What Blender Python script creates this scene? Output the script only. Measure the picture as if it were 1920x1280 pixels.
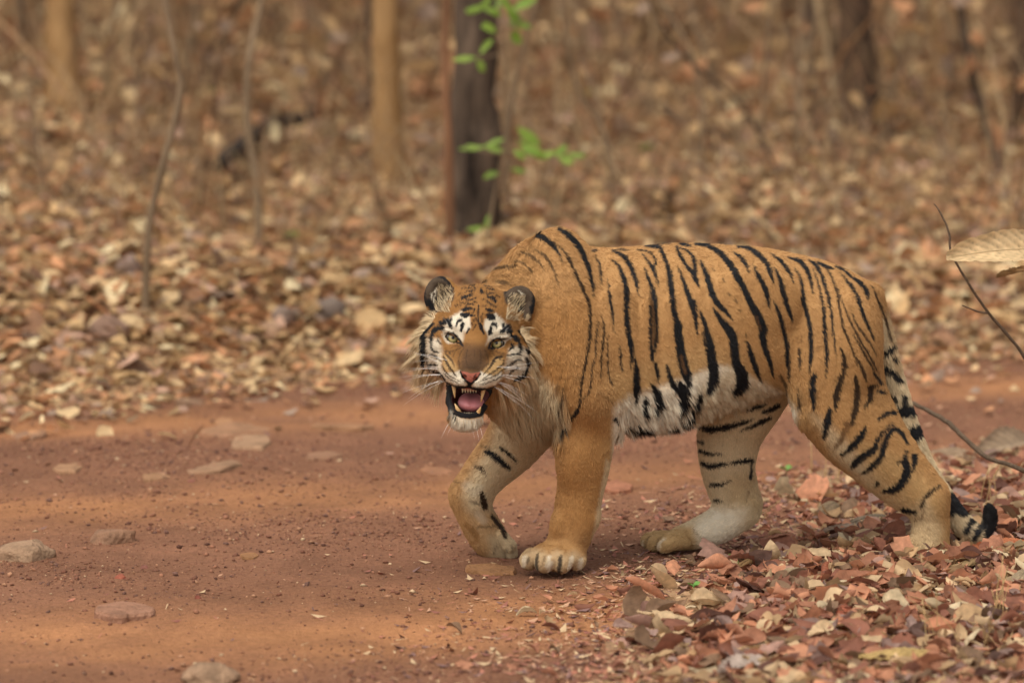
import bpy, math, random
import numpy as np
from mathutils import Vector, Matrix

# ------------------------------------------------------------------ scene, camera, sky, sun, exposure
scene = bpy.context.scene
for o in list(bpy.data.objects):
    bpy.data.objects.remove(o, do_unlink=True)
COL = scene.collection
random.seed(7)
RNG = np.random.default_rng(11)

CAM_H, CAM_D, PITCH, FOCAL = 2.35, 13.0, math.radians(7.5), 168.0
cam_data = bpy.data.cameras.new('camera')
cam_data.lens = FOCAL
cam_data.sensor_width = 36.0
cam_data.clip_start = 0.1
cam_data.clip_end = 600.0
cam_data.dof.use_dof = True
cam_data.dof.focus_distance = 13.12
cam_data.dof.aperture_fstop = 2.05
cam = bpy.data.objects.new('camera', cam_data)
COL.objects.link(cam)
cam.location = (0.0, -CAM_D, CAM_H)
cam.rotation_euler = (math.pi / 2 - PITCH, 0.0, 0.0)
scene.camera = cam

world = bpy.data.worlds.new('World')
scene.world = world
world.use_nodes = True
wn, wl = world.node_tree.nodes, world.node_tree.links
bg = wn['Background']
sky = wn.new('ShaderNodeTexSky')
sky.sky_type = 'NISHITA'
sky.sun_disc = False
SUN_ELEV, SUN_ROT = math.radians(62.0), math.radians(215.0)
sky.sun_elevation = SUN_ELEV
sky.sun_rotation = SUN_ROT
sky.air_density = 1.0
sky.dust_density = 4.0
sky.ozone_density = 1.0
hs = wn.new('ShaderNodeHueSaturation')          # thin white overcast: the blue is mostly washed out
hs.inputs['Saturation'].default_value = 0.18
wl.new(sky.outputs['Color'], hs.inputs['Color'])
wl.new(hs.outputs['Color'], bg.inputs['Color'])
bg.inputs['Strength'].default_value = 0.15

sun_data = bpy.data.lights.new('sun', 'SUN')
sun_data.energy = 1.1
sun_data.angle = math.radians(40.0)
sun_data.color = (1.0, 0.94, 0.82)
sun = bpy.data.objects.new('sun', sun_data)
COL.objects.link(sun)
# NISHITA: rotation 0 = +Y, growing clockwise seen from above
sd = Vector((math.sin(SUN_ROT) * math.cos(SUN_ELEV), math.cos(SUN_ROT) * math.cos(SUN_ELEV), math.sin(SUN_ELEV)))
sun.rotation_euler = sd.to_track_quat('Z', 'Y').to_euler()

scene.view_settings.view_transform = 'Standard'
scene.view_settings.look = 'None'
scene.view_settings.gamma = 1.0
scene.view_settings.use_curve_mapping = False
scene.view_settings.exposure = 0.55
scene.render.engine = 'CYCLES'
scene.cycles.use_denoising = True
scene.cycles.max_bounces = 6
scene.cycles.diffuse_bounces = 3
scene.cycles.transparent_max_bounces = 8
scene.cycles_curves.shape = 'RIBBONS' if hasattr(scene, 'cycles_curves') else None

# ------------------------------------------------------------------ helpers
PXK = 36.0 / 1920.0 / FOCAL
_R = np.array([1.0, 0, 0])
_U = np.array([0, math.sin(PITCH), math.cos(PITCH)])
_F = np.array([0, math.cos(PITCH), -math.sin(PITCH)])
_C = np.array([0, -CAM_D, CAM_H])

def at(px, py, Y):
    """measured photo position -> world point standing at depth y = Y"""
    d = _F + (px - 960) * PXK * _R - (py - 640) * PXK * _U
    t = (Y - _C[1]) / d[1]
    return _C + d * t

def scale_at(Y):
    return PXK * (CAM_D + Y) / math.cos(PITCH)

def side_uv(p):
    """coat-map coordinates of world points (side view of the animal)"""
    q = p - _C
    w = q @ _F
    return 960 + (q @ _R) / w / PXK, 640 - (q @ _U) / w / PXK

def ground_at(px, py, z=0.0):
    d = _F + (px - 960) * PXK * _R - (py - 640) * PXK * _U
    t = (z - _C[2]) / d[2]
    return _C + d * t

def srgb(r, g, b, m=1.0):
    f = lambda c: (c / 255 / 12.92) if c <= 10 else ((c / 255 + 0.055) / 1.055) ** 2.4
    return np.array([f(r) * m, f(g) * m, f(b) * m])

def smooth(a, b, x):
    t = np.clip((x - a) / (b - a), 0, 1)
    return t * t * (3 - 2 * t)

def hash3(ix, iy, iz):
    n = (ix * 374761393 + iy * 668265263 + iz * 1274126177) & 0xffffffff
    n = ((n ^ (n >> 13)) * 1274126177) & 0xffffffff
    return ((n ^ (n >> 16)) & 0xffff) / 65535.0

def vnoise(x, y, z=None):
    x = np.asarray(x, float); y = np.asarray(y, float)
    z = np.zeros_like(x) if z is None else np.asarray(z, float)
    ix, iy, iz = (np.floor(v).astype(np.int64) for v in (x, y, z))
    fx, fy, fz = x - ix, y - iy, z - iz
    fx, fy, fz = (v * v * (3 - 2 * v) for v in (fx, fy, fz))
    r = 0
    for a in (0, 1):
        for b in (0, 1):
            for c in (0, 1):
                w = (fx if a else 1 - fx) * (fy if b else 1 - fy) * (fz if c else 1 - fz)
                r = r + w * hash3(ix + a, iy + b, iz + c)
    return r * 2 - 1

def fbm(x, y, z=None, o=3):
    r, a = 0, 1.0
    for i in range(o):
        f = 2.0 ** i
        r = r + a * vnoise(x * f + 17 * i, y * f - 9 * i, None if z is None else z * f + 5 * i)
        a *= 0.5
    return r

def mesh_from(name, V, F, mat=None, parent=None, smooth_shade=True, colors=None, cname='tint'):
    """V (n,3), F (m,3) or (m,4) arrays or list"""
    me = bpy.data.meshes.new(name)
    if isinstance(F, np.ndarray):
        nv, nf, k = len(V), len(F), F.shape[1]
        me.vertices.add(nv); me.vertices.foreach_set('co', np.ascontiguousarray(V, dtype=np.float32).ravel())
        me.loops.add(nf * k); me.loops.foreach_set('vertex_index', np.ascontiguousarray(F, dtype=np.int32).ravel())
        me.polygons.add(nf)
        me.polygons.foreach_set('loop_start', np.arange(0, nf * k, k, dtype=np.int32))
        me.update(calc_edges=True); me.validate()
    else:
        me.from_pydata([tuple(v) for v in V], [], F); me.update()
    if smooth_shade:
        me.polygons.foreach_set('use_smooth', np.ones(len(me.polygons), dtype=bool))
    if colors is not None:
        a = me.attributes.new(cname, 'FLOAT_COLOR', 'POINT')
        c = np.ones((len(V), 4), np.float32); c[:, :3] = colors
        a.data.foreach_set('color', c.ravel())
    ob = bpy.data.objects.new(name, me)
    COL.objects.link(ob)
    if mat: me.materials.append(mat)
    if parent: ob.parent = parent
    return ob

def empty(name, loc=(0, 0, 0)):
    o = bpy.data.objects.new(name, None)
    o.location = tuple(loc); o.empty_display_size = 0.1
    COL.objects.link(o)
    return o

def adopt(child, parent):
    child.parent = parent
    child.matrix_parent_inverse = Matrix.Translation(-Vector(parent.location))

def tag(o, label=None, cat=None, group=None, kind=None):
    if label: o['label'] = label
    if cat: o['category'] = cat
    if group: o['group'] = group
    if kind: o['kind'] = kind
    return o

def tube_arrays(pts, rad, sides=8, wob=0.0, seed=0, cap=True):
    pts = np.asarray(pts, float); rad = np.asarray(rad, float)
    n = len(pts)
    tan = np.gradient(pts, axis=0); tan /= np.linalg.norm(tan, axis=1)[:, None] + 1e-9
    ref = np.array([0, 1.0, 0.05]) if abs(tan[0][1]) < 0.8 else np.array([1.0, 0, 0.05])
    V = []
    ang = np.linspace(0, 2 * math.pi, sides, endpoint=False)
    for i in range(n):
        a = np.cross(tan[i], ref); a /= np.linalg.norm(a) + 1e-9
        b = np.cross(tan[i], a)
        r = rad[i] * (1 + wob * vnoise(np.cos(ang) * 1.7 + seed, np.sin(ang) * 1.7, np.full(sides, i * 0.6)))
        V.append(pts[i] + (np.cos(ang) * r)[:, None] * a + (np.sin(ang) * r)[:, None] * b)
    V = np.concatenate(V)
    F = []
    for i in range(n - 1):
        for j in range(sides):
            k = (j + 1) % sides
            F.append((i * sides + j, i * sides + k, (i + 1) * sides + k, (i + 1) * sides + j))
    if cap:
        V = np.vstack([V, pts[:1], pts[-1:]])
        c0, c1 = n * sides, n * sides + 1
        for j in range(sides):
            k = (j + 1) % sides
            F.append((c0, k, j, j)); F.append((c1, (n - 1) * sides + j, (n - 1) * sides + k, (n - 1) * sides + k))
    F = [tuple(dict.fromkeys(f)) for f in F]
    return V, F

def resample(pts, vals, n):
    """Catmull-Rom style resampling of a polyline with values"""
    pts = np.asarray(pts, float); vals = np.asarray(vals, float)
    t = np.arange(len(pts)); tt = np.linspace(0, len(pts) - 1, n)
    P = np.vstack([2 * pts[0] - pts[1], pts, 2 * pts[-1] - pts[-2]])
    i = np.minimum(tt.astype(int), len(pts) - 2); f = (tt - i)[:, None]
    p0, p1, p2, p3 = P[i], P[i + 1], P[i + 2], P[i + 3]
    out = 0.5 * (2 * p1 + (p2 - p0) * f + (2 * p0 - 5 * p1 + 4 * p2 - p3) * f ** 2 + (3 * p1 - p0 - 3 * p2 + p3) * f ** 3)
    return out, np.interp(tt, t, vals)

# ------------------------------------------------------------------ materials
def new_mat(name):
    m = bpy.data.materials.new(name); m.use_nodes = True
    nt = m.node_tree
    return m, nt, nt.nodes['Principled BSDF']

def mat_attr(name, attr, rough=0.7, spec=0.2, bump=0.0, bscale=200.0, mott=0.0, mscale=30.0):
    m, nt, b = new_mat(name)
    a = nt.nodes.new('ShaderNodeAttribute'); a.attribute_name = attr
    col = a.outputs['Color']
    if mott:
        tc = nt.nodes.new('ShaderNodeTexCoord')
        n = nt.nodes.new('ShaderNodeTexNoise'); n.inputs['Scale'].default_value = mscale; n.inputs['Detail'].default_value = 5
        nt.links.new(tc.outputs['Object'], n.inputs['Vector'])
        mr = nt.nodes.new('ShaderNodeMapRange')
        mr.inputs['To Min'].default_value = 1 - mott; mr.inputs['To Max'].default_value = 1 + mott
        mr.inputs['From Min'].default_value = 0.25; mr.inputs['From Max'].default_value = 0.75
        nt.links.new(n.outputs['Fac'], mr.inputs['Value'])
        mx = nt.nodes.new('ShaderNodeMix'); mx.data_type = 'RGBA'; mx.blend_type = 'MULTIPLY'; mx.inputs['Factor'].default_value = 1
        nt.links.new(col, mx.inputs['A']); nt.links.new(mr.outputs['Result'], mx.inputs['B'])
        col = mx.outputs['Result']
    nt.links.new(col, b.inputs['Base Color'])
    b.inputs['Roughness'].default_value = rough
    b.inputs['Specular IOR Level'].default_value = spec
    if bump:
        tc = nt.nodes.new('ShaderNodeTexCoord')
        n = nt.nodes.new('ShaderNodeTexNoise'); n.inputs['Scale'].default_value = bscale; n.inputs['Detail'].default_value = 4
        nt.links.new(tc.outputs['Object'], n.inputs['Vector'])
        bp = nt.nodes.new('ShaderNodeBump'); bp.inputs['Strength'].default_value = bump; bp.inputs['Distance'].default_value = 0.01
        nt.links.new(n.outputs['Fac'], bp.inputs['Height']); nt.links.new(bp.outputs['Normal'], b.inputs['Normal'])
    return m

def add_translucent(m, fac):
    """thin dry leaf: some light passes through the blade"""
    nt = m.node_tree; b = nt.nodes['Principled BSDF']; out = nt.nodes['Material Output']
    t = nt.nodes.new('ShaderNodeBsdfTranslucent'); mx = nt.nodes.new('ShaderNodeMixShader'); mx.inputs[0].default_value = fac
    l = b.inputs['Base Color'].links
    if l: nt.links.new(l[0].from_socket, t.inputs['Color'])
    else: t.inputs['Color'].default_value = b.inputs['Base Color'].default_value
    nt.links.new(b.outputs[0], mx.inputs[1]); nt.links.new(t.outputs[0], mx.inputs[2]); nt.links.new(mx.outputs[0], out.inputs['Surface'])

def mat_noise(name, c1, c2, scale=20.0, rough=0.85, spec=0.2, bump=0.4, bscale=None, stretch=(1, 1, 1), c3=None, detail=6.0):
    m, nt, b = new_mat(name)
    tc = nt.nodes.new('ShaderNodeTexCoord')
    mp = nt.nodes.new('ShaderNodeMapping'); mp.inputs['Scale'].default_value = stretch
    nt.links.new(tc.outputs['Object'], mp.inputs['Vector'])
    n = nt.nodes.new('ShaderNodeTexNoise'); n.inputs['Scale'].default_value = scale; n.inputs['Detail'].default_value = detail
    n.inputs['Roughness'].default_value = 0.65
    nt.links.new(mp.outputs['Vector'], n.inputs['Vector'])
    cr = nt.nodes.new('ShaderNodeValToRGB')
    cr.color_ramp.elements[0].position = 0.33; cr.color_ramp.elements[0].color = (*c1, 1)
    cr.color_ramp.elements[1].position = 0.67; cr.color_ramp.elements[1].color = (*c2, 1)
    if c3 is not None:
        e = cr.color_ramp.elements.new(0.5); e.color = (*c3, 1)
    nt.links.new(n.outputs['Fac'], cr.inputs['Fac']); nt.links.new(cr.outputs['Color'], b.inputs['Base Color'])
    b.inputs['Roughness'].default_value = rough; b.inputs['Specular IOR Level'].default_value = spec
    if bump:
        n2 = nt.nodes.new('ShaderNodeTexNoise'); n2.inputs['Scale'].default_value = bscale or scale * 3; n2.inputs['Detail'].default_value = 5
        nt.links.new(mp.outputs['Vector'], n2.inputs['Vector'])
        bp = nt.nodes.new('ShaderNodeBump'); bp.inputs['Strength'].default_value = bump; bp.inputs['Distance'].default_value = 0.02
        nt.links.new(n2.outputs['Fac'], bp.inputs['Height']); nt.links.new(bp.outputs['Normal'], b.inputs['Normal'])
    return m

def mat_plain(name, c, rough=0.5, spec=0.4, coat=0.0):
    m, nt, b = new_mat(name)
    b.inputs['Base Color'].default_value = (*c, 1); b.inputs['Roughness'].default_value = rough
    b.inputs['Specular IOR Level'].default_value = spec; b.inputs['Coat Weight'].default_value = coat
    return m

# ================================================================== SETTING: ground, track, verges
_fe = np.array([ground_at(*p) for p in ((-500, 800), (0, 775), (250, 770), (500, 738), (800, 716), (1250, 702), (1700, 690), (1920, 680), (2500, 665))])
FAR_X, FAR_Y = _fe[:, 0], _fe[:, 1]
def far_edge(x): return np.interp(x, FAR_X, FAR_Y) + 0.10 * vnoise(x * 2.1, x * 0 + 3.3) + np.where(x > FAR_X[-1], (x - FAR_X[-1]) * .25, 0) + np.where(x < FAR_X[0], (x - FAR_X[0]) * 0.30, 0)
_ne = np.array([(-6.0, -1.6), (-3.0, -.25), (-1.54, .12), (-.7, .24), (-.1, .36), (.15, .48), (.30, .60), (.8, .68), (1.4, .78), (1.75, .95), (2.0, 1.3), (2.2, 1.75)])
def verge_in(x, y):
    """distance inside the near verge (>0 on the leaf litter)"""
    a = (x - np.interp(y, _ne[:, 0], _ne[:, 1])) * 0.85
    b = 2.25 + 0.10 * x - y
    return np.minimum(a, b) + 0.05 * vnoise(x * 5, y * 5) + 0.03 * vnoise(x * 14, y * 14)
def height(x, y):
    x = np.asarray(x, float); y = np.asarray(y, float)
    t = y - far_edge(x)
    bank = 0.16 * smooth(-0.1, 1.3, t) + 0.062 * np.clip(t - 0.6, 0, 14) + 0.30 * np.clip(t - 14.6, 0, 60)
    bank = bank + smooth(0.2, 1.5, t) * (0.10 * vnoise(x * 0.9, y * 0.9) + 0.05 * vnoise(x * 2.7, y * 2.7))
    s = verge_in(x, y)
    v = 0.015 * smooth(-0.05, 0.6, s) + smooth(0, .4, s) * (0.012 * vnoise(x * 2.2, y * 2.2 + 5))
    r = 0.012 * vnoise(x * 1.3, y * 1.3)*0.5
    left = np.where(y < -4, (-4 - y) * 0.0, 0)
    return bank + v + r + left

def grid_axis(lo, hi, a, b, fine, coarse):
    g = [np.arange(a, b, fine)]
    x = a; st = fine; L = []
    while x > lo: st = min(st * 1.25, coarse); x -= st; L.append(x)
    x = b; st = fine; R_ = []
    while x < hi: R_.append(x); st = min(st * 1.25, coarse); x += st
    R_.append(hi)
    return np.concatenate([L[::-1], g[0], R_])
def grid_mesh(gx, gy, zf):
    X, Y = np.meshgrid(gx, gy)
    V = np.stack([X, Y, zf(X, Y)], 2).reshape(-1, 3)
    n = len(gx); i, j = np.meshgrid(np.arange(n - 1), np.arange(len(gy) - 1))
    a = (j * n + i).ravel()
    return V, np.stack([a, a + 1, a + n + 1, a + n], 1)
def on_road(x, y):
    return np.minimum(far_edge(x) - y, -verge_in(x, y))
soil = mat_noise('litter_soil', tuple(srgb(130, 100, 74) * .85), tuple(srgb(184, 146, 108) * .85), 12, 0.95, 0.1, 0.8, 40, c3=tuple(srgb(156, 122, 90) * .85))
gx = grid_axis(-180, 180, -3.6, 3.6, 0.06, 6); gy = grid_axis(-60, 230, -4.5, 8.0, 0.06, 6)
V, F = grid_mesh(gx, gy, lambda X, Y: height(X, Y) - 0.045 * (on_road(X, Y) > -0.02))
ground = tag(mesh_from('ground', V, F, soil), kind='structure')

# red dirt track: its own sheet over the soil
def tracks(x, y):
    """0 = loose gravel, 1 = fine rolled sand of the wheel tracks (they run along the road)"""
    c = y - 0.30 * x
    a = np.exp(-((c + 0.75 + .12 * vnoise(x * 1.1, y * .6)) / 0.42) ** 2)
    b = np.exp(-((c - 1.55 + .15 * vnoise(x * 0.9, y * .6 + 9)) / 0.38) ** 2)
    d = np.exp(-((c - 3.1) / 0.30) ** 2)
    return np.clip(a + b * .8 + d * .8, 0, 1)
def road_micro(X, Y):
    return height(X, Y) + 0.004 - 0.014 * tracks(X, Y) + 0.007 * fbm(X * 6, Y * 6, None, 2) * 0.6 + 0.0025 * vnoise(X * 40, Y * 40)
gx = grid_axis(-60, 60, -2.6, 2.6, 0.025, 1.5); gy = grid_axis(-14, 18, -2.6, 5.2, 0.025, 1.0)
V, F = grid_mesh(gx, gy, road_micro)
keep = (on_road(V[:, 0], V[:, 1]) > -0.12)[F].all(1); F = F[keep]
us, inv = np.unique(F, return_inverse=True); V = V[us]; F = inv.reshape(F.shape).astype(np.int32)
sand = tracks(V[:, 0], V[:, 1]) * (0.75 + 0.5 * fbm(V[:, 0] * 2.5, V[:, 1] * 3.5)); sand = np.clip(sand, 0, 1)[:, None]
GRAVEL_C, SAND_C = srgb(146, 102, 77), srgb(182, 127, 86)
ccol = GRAVEL_C * .72 * (1 - sand) + SAND_C * .76 * sand
ccol = ccol * (1 + 0.10 * fbm(V[:, 0] * 9, V[:, 1] * 9)[:, None] + 0.13 * fbm(V[:, 0] * 1.6 + 7, V[:, 1] * 2.4)[:, None])
road_mat = mat_attr('red_dirt', 'tint', rough=0.95, spec=0.08, bump=0.9, bscale=160, mott=0.22, mscale=70)
road = tag(mesh_from('dirt_road', V, F, road_mat, None, True, ccol), kind='structure')

# ------------------------------------------------------------------ loose pieces in bulk
def soup(name, tmpl, pos, scl, rot, col, mat, parent=None, kind='stuff'):
    """many small copies of templates [(V,F)] joined to one mesh; pos (n,3), scl (n,3), rot (n,3,3), col (n,3)"""
    which = RNG.integers(0, len(tmpl), len(pos))
    VV, FF, CC = [], [], []; off = 0
    for k, (tv, tf) in enumerate(tmpl):
        m = np.nonzero(which == k)[0]
        if len(m) == 0: continue
        P = tv[None] * scl[m][:, None, :]
        P = np.einsum('nij,nkj->nki', rot[m], P) + pos[m][:, None, :]
        n = len(tv)
        VV.append(P.reshape(-1, 3)); CC.append(np.repeat(col[m], n, 0))
        FF.append((tf[None] + (off + np.arange(len(m)) * n)[:, None, None]).reshape(-1, tf.shape[1])); off += len(m) * n
    o = mesh_from(name, np.concatenate(VV), np.concatenate(FF), mat, parent, True, np.concatenate(CC))
    o['kind'] = kind
    return o
def rot_mats(yaw, pitch, roll):
    cy, sy, cp, sp, cr, sr = np.cos(yaw), np.sin(yaw), np.cos(pitch), np.sin(pitch), np.cos(roll), np.sin(roll)
    z = np.zeros_like(yaw); o = z + 1
    Rz = np.stack([np.stack([cy, -sy, z], 1), np.stack([sy, cy, z], 1), np.stack([z, z, o], 1)], 1)
    Rx = np.stack([np.stack([o, z, z], 1), np.stack([z, cp, -sp], 1), np.stack([z, sp, cp], 1)], 1)
    Ry = np.stack([np.stack([cr, z, sr], 1), np.stack([z, o, z], 1), np.stack([-sr, z, cr], 1)], 1)
    return Rz @ Rx @ Ry
def pebble_tmpl(seed):
    r = np.random.default_rng(seed)
    V = np.array([(0, 0, 1), (1, 0, 0), (.3, .95, 0), (-.8, .6, 0), (-.8, -.6, 0), (.3, -.95, 0), (0, 0, -1)], float)
    V *= r.uniform(0.7, 1.2, (7, 1)); V[:, 2] *= 0.75; V += r.normal(0, .08, V.shape)
    F = [(0, 1 + i, 1 + (i + 1) % 5) for i in range(5)] + [(6, 1 + (i + 1) % 5, 1 + i) for i in range(5)]
    return V, np.array(F)
PEB = [pebble_tmpl(i) for i in range(8)]
n = 175000
gxp = RNG.uniform(-2.6, 2.6, n); gyp = np.where(RNG.random(n) < .75, RNG.uniform(-2.2, 2.4, n), RNG.uniform(2.0, 4.5, n))
keep = (on_road(gxp, gyp) > -0.05) & (RNG.random(n) > tracks(gxp, gyp) * 0.86) & (RNG.random(n) < 0.30 + 0.9 * smooth(-.2, .6, fbm(gxp * 1.7, gyp * 2.6)))
gxp, gyp = gxp[keep], gyp[keep]; n = len(gxp)
sz = 0.0014 + 0.0030 * RNG.random(n) ** 2 + 0.009 * (RNG.random(n) ** 22)
pal = np.array([srgb(134, 90, 70), srgb(156, 108, 82), srgb(124, 90, 76), srgb(176, 130, 98), srgb(104, 70, 56), srgb(205, 172, 134)]) * .76
ci = RNG.choice(6, n, p=[.32, .27, .18, .14, .06, .03])
gravel = soup('gravel', PEB, np.stack([gxp, gyp, road_micro(gxp, gyp) + sz * .25], 1), np.stack([sz * RNG.uniform(.8, 1.5, n), sz, sz * .8], 1),
              rot_mats(RNG.uniform(0, 6.28, n), RNG.normal(0, .3, n), RNG.normal(0, .3, n)), pal[ci] * RNG.uniform(.8, 1.2, (n, 1)), mat_attr('gravel_stone', 'tint', .9, .15))
adopt(gravel, road)
# straw chips and leaf crumbs scattered on the track
CHIP = [(np.array([(-1, -.12, 0), (1, -.10, .05), (1, .10, .02), (-1, .12, .06)]), np.array([(0, 1, 2), (0, 2, 3)])),
        (np.array([(-1, -.4, .1), (.2, -.5, -.1), (1, .1, .25), (0, .5, .0)]), np.array([(0, 1, 2), (0, 2, 3)]))]
n = 6500
x = RNG.uniform(-2.6, 2.2, n); y = RNG.uniform(-2.2, 3.6, n)
near = np.exp(-np.clip(-verge_in(x, y), 0, 9) / 0.35)
keep = (on_road(x, y) > -.05) & (RNG.random(n) < 0.10 + 0.9 * near)
xe = RNG.uniform(-.4, 1.8, 30000); ye = RNG.uniform(-2.2, 2.4, 30000); vi = verge_in(xe, ye)
k2 = (vi < 0.25) & (RNG.random(30000) < np.exp(-np.clip(-vi, 0, 9) / 0.16))
x = np.concatenate([x[keep], xe[k2]]); y = np.concatenate([y[keep], ye[k2]]); n = len(x)
sz = RNG.uniform(.004, .016, n) * np.where(RNG.random(n) < .2, 1.5, 1)
pal = np.array([srgb(206, 174, 134), srgb(184, 122, 98), srgb(150, 98, 82), srgb(196, 150, 118), srgb(134, 102, 94)]) * .8
crumbs = soup('straw_and_leaf_crumbs', CHIP, np.stack([x, y, road_micro(x, y) + .004], 1), np.stack([sz, sz * .8, sz], 1),
              rot_mats(RNG.uniform(0, 6.28, n), RNG.normal(0, .25, n), RNG.normal(0, .25, n)), pal[RNG.integers(0, 5, n)], mat_attr('dry_straw', 'tint', .9, .1))
adopt(crumbs, road)

# ------------------------------------------------------------------ dead leaves
def leaf_tmpl(seed, nl=6, nw=4, lobed=False):
    """dry leaf: pointed oval blade, rolled across and bowed along, rippled edge"""
    r = np.random.default_rng(seed)
    cl, cw, tw = r.normal(0, 1.0), r.choice([-1, 1]) * r.uniform(.25, 1.9), r.normal(0, .6)
    wd = r.uniform(.24, .40); pk = r.uniform(.40, .60); ph = r.uniform(0, 6.28, 3)
    crisp = seed % 2 == 1; fold = r.uniform(-.9, .9); jag = r.normal(0, .13, (nl + 1, nw + 1))
    V = []
    for i in range(nl + 1):
        t = i / nl
        w = wd * (math.sin(math.pi * t ** (math.log(.5) / math.log(pk))) ** .8 if 0 < t < 1 else 0.02)
        if lobed and 0 < i < nl: w *= (1.2 if i % 2 else 0.72) * r.uniform(.9, 1.1)
        bow = cl * (t - .5)
        x_ = math.sin(bow) / cl if abs(cl) > .05 else t - .5
        zb = (1 - math.cos(bow)) / cl if abs(cl) > .05 else 0.0
        for j in range(nw + 1):
            s = j / nw * 2 - 1
            th = cw * s
            y_ = w * math.sin(th) / cw * (1 + .05 * math.sin(7 * t + ph[0]))
            if crisp: y_ = w * s * math.cos(fold) * (1 + jag[i, j]); 
            z_ = (zb + abs(s) * w * math.sin(fold) + .5 * jag[i, j] * .2 + tw * (t - .5) * y_) if crisp else zb + w * (1 - math.cos(th)) / cw + tw * (t - .5) * y_
            z_ = z_ + .030 * s * s * math.sin(8 * t + ph[1] + (2 if s > 0 else 0)) - .02 * (1 - abs(s)) + r.normal(0, .006)
            V.append((x_, y_ + .05 * math.sin(3 * t + ph[2]), z_))
    F = []
    m = nw + 1
    for i in range(nl):
        for j in range(nw):
            F.append((i * m + j, (i + 1) * m + j, (i + 1) * m + j + 1, i * m + j + 1))
    V = np.array(V); V[:, 2] -= np.median(V[:, 2])
    return V, np.array(F)
LEAF = [leaf_tmpl(i, 7, 4, lobed=(i % 6 == 0)) for i in range(18)]
LEAF_LO = [leaf_tmpl(40 + i, 4, 2, lobed=False) for i in range(12)]
def _twig_t(k):
    t, f = leaf_tmpl(k, 4, 2); t = t * np.array([2.2, .10, .5]); return t, f
LEAF_LO += [_twig_t(60), _twig_t(61), _twig_t(62)]
LPAL = np.array([srgb(150, 98, 76), srgb(178, 122, 92), srgb(208, 146, 110), srgb(212, 180, 138), srgb(192, 156, 114), srgb(160, 130, 116), srgb(138, 108, 82), srgb(108, 72, 58), srgb(220, 196, 156), srgb(184, 142, 122)]) * .86
LPALF = np.array([srgb(150, 110, 80), srgb(172, 127, 89), srgb(192, 140, 99), srgb(206, 175, 130), srgb(186, 152, 107), srgb(154, 130, 110), srgb(142, 115, 85), srgb(108, 80, 60), srgb(216, 195, 152), srgb(178, 142, 118)]) * 1.10  # far leaves lightened: haze over the bank put into their colour
LP_NEAR = np.array([.17, .18, .12, .12, .12, .07, .08, .05, .04, .05])
LP_FAR = np.array([.08, .12, .11, .14, .20, .08, .13, .03, .05, .06])
leaf_mat = mat_attr('dead_leaf', 'tint', rough=0.72, spec=0.25, bump=0.3, bscale=60, mott=0.24, mscale=26)

add_translucent(leaf_mat, .32)
def scatter_leaves(name, n, xy, size, lift, tilt, pal_p, tm, parent, sig=.34):
    x, y = xy; n = len(x)
    z = height(x, y) + RNG.uniform(0, 1, n) ** 1.4 * lift + .006
    r_ = rot_mats(RNG.uniform(0, 6.28, n), RNG.normal(0, tilt, n), RNG.normal(0, tilt, n))
    s = size * np.minimum(RNG.lognormal(0, sig, n), 2.0)
    c = (LPALF if tm is LEAF_LO else LPAL)[RNG.choice(len(LPAL), n, p=pal_p / pal_p.sum())] * RNG.uniform(.78, 1.18, (n, 1))
    o = soup(name, tm, np.stack([x, y, z], 1), np.stack([s, s, s], 1), r_, c, leaf_mat)
    adopt(o, parent)
    return o

verge = tag(empty('leaf_strewn_verge', (1.2, 0.4, 0)), kind='structure')
n = 26000
x = RNG.uniform(-.5, 3.2, n); y = RNG.uniform(-2.6, 2.45, n); vi = verge_in(x, y)
keep = (vi > -0.05) & (RNG.random(n) < 0.06 + .94 * smooth(-.05, .42, vi)) & ((x < 2.6))
scatter_leaves('leaf_litter', n, (x[keep], y[keep]), 0.030 + 0.029 * smooth(0, .4, vi[keep]), 0.006 + 0.026 * smooth(.05, .5, vi[keep]), 0.36, LP_NEAR, LEAF, verge, .42)
# sparse leaves blown on to the track edge
n = 1400
x = RNG.uniform(-.6, 2.0, n); y = RNG.uniform(-2.2, 2.4, n); vi = verge_in(x, y)
keep = (vi < 0.02) & (RNG.random(n) < np.exp(-np.clip(-vi, 0, 9) / .13))
scatter_leaves('leaf_litter', n, (x[keep], y[keep]), 0.040, 0.008, 0.22, LP_NEAR, LEAF, verge)

bank = tag(empty('leaf_strewn_bank', (0, 6, 0.2)), kind='structure')
def bank_pts(n, y0, y1, wid):
    d = RNG.random(n) ** 0.8
    y = y0 + (y1 - y0) * d
    x = RNG.uniform(-1, 1, n) * (wid + 0.135 * y)
    k = y > far_edge(x) - 0.05
    return x[k], y[k]
x, y = bank_pts(44000, 3.0, 9.5, 2.0)
k = RNG.random(len(x)) < smooth(.15, 1.1, y - far_edge(x))
scatter_leaves('leaf_litter', 0, (x[k], y[k]), 0.072, 0.05, 0.36, LP_FAR, LEAF_LO, bank, .45)
x = RNG.uniform(-3, 3, 16000); y = RNG.uniform(2.0, 5.2, 16000); t_ = y - far_edge(x)
k = (RNG.random(16000) < np.where(t_ < 0, .8 * np.exp(t_ / .16) * (.35 + .65 * smooth(-.1, .5, vnoise(x * 1.2, y * 3))) + .05 * np.exp(t_ / .7), 1.0)) & (t_ < 1.5); x, y = x[k], y[k]
scatter_leaves('leaf_litter', 0, (x, y), 0.050, 0.02, 0.35, LP_NEAR + LP_FAR * .8 + np.array([0, 0, .1, .12, 0, 0, 0, 0, .1, .06]), LEAF_LO, bank)
x, y = bank_pts(46000, 9.0, 24.0, 2.4)
scatter_leaves('leaf_litter', 0, (x, y), 0.078, 0.08, 0.38, LP_FAR, LEAF_LO, bank, .5)
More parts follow.
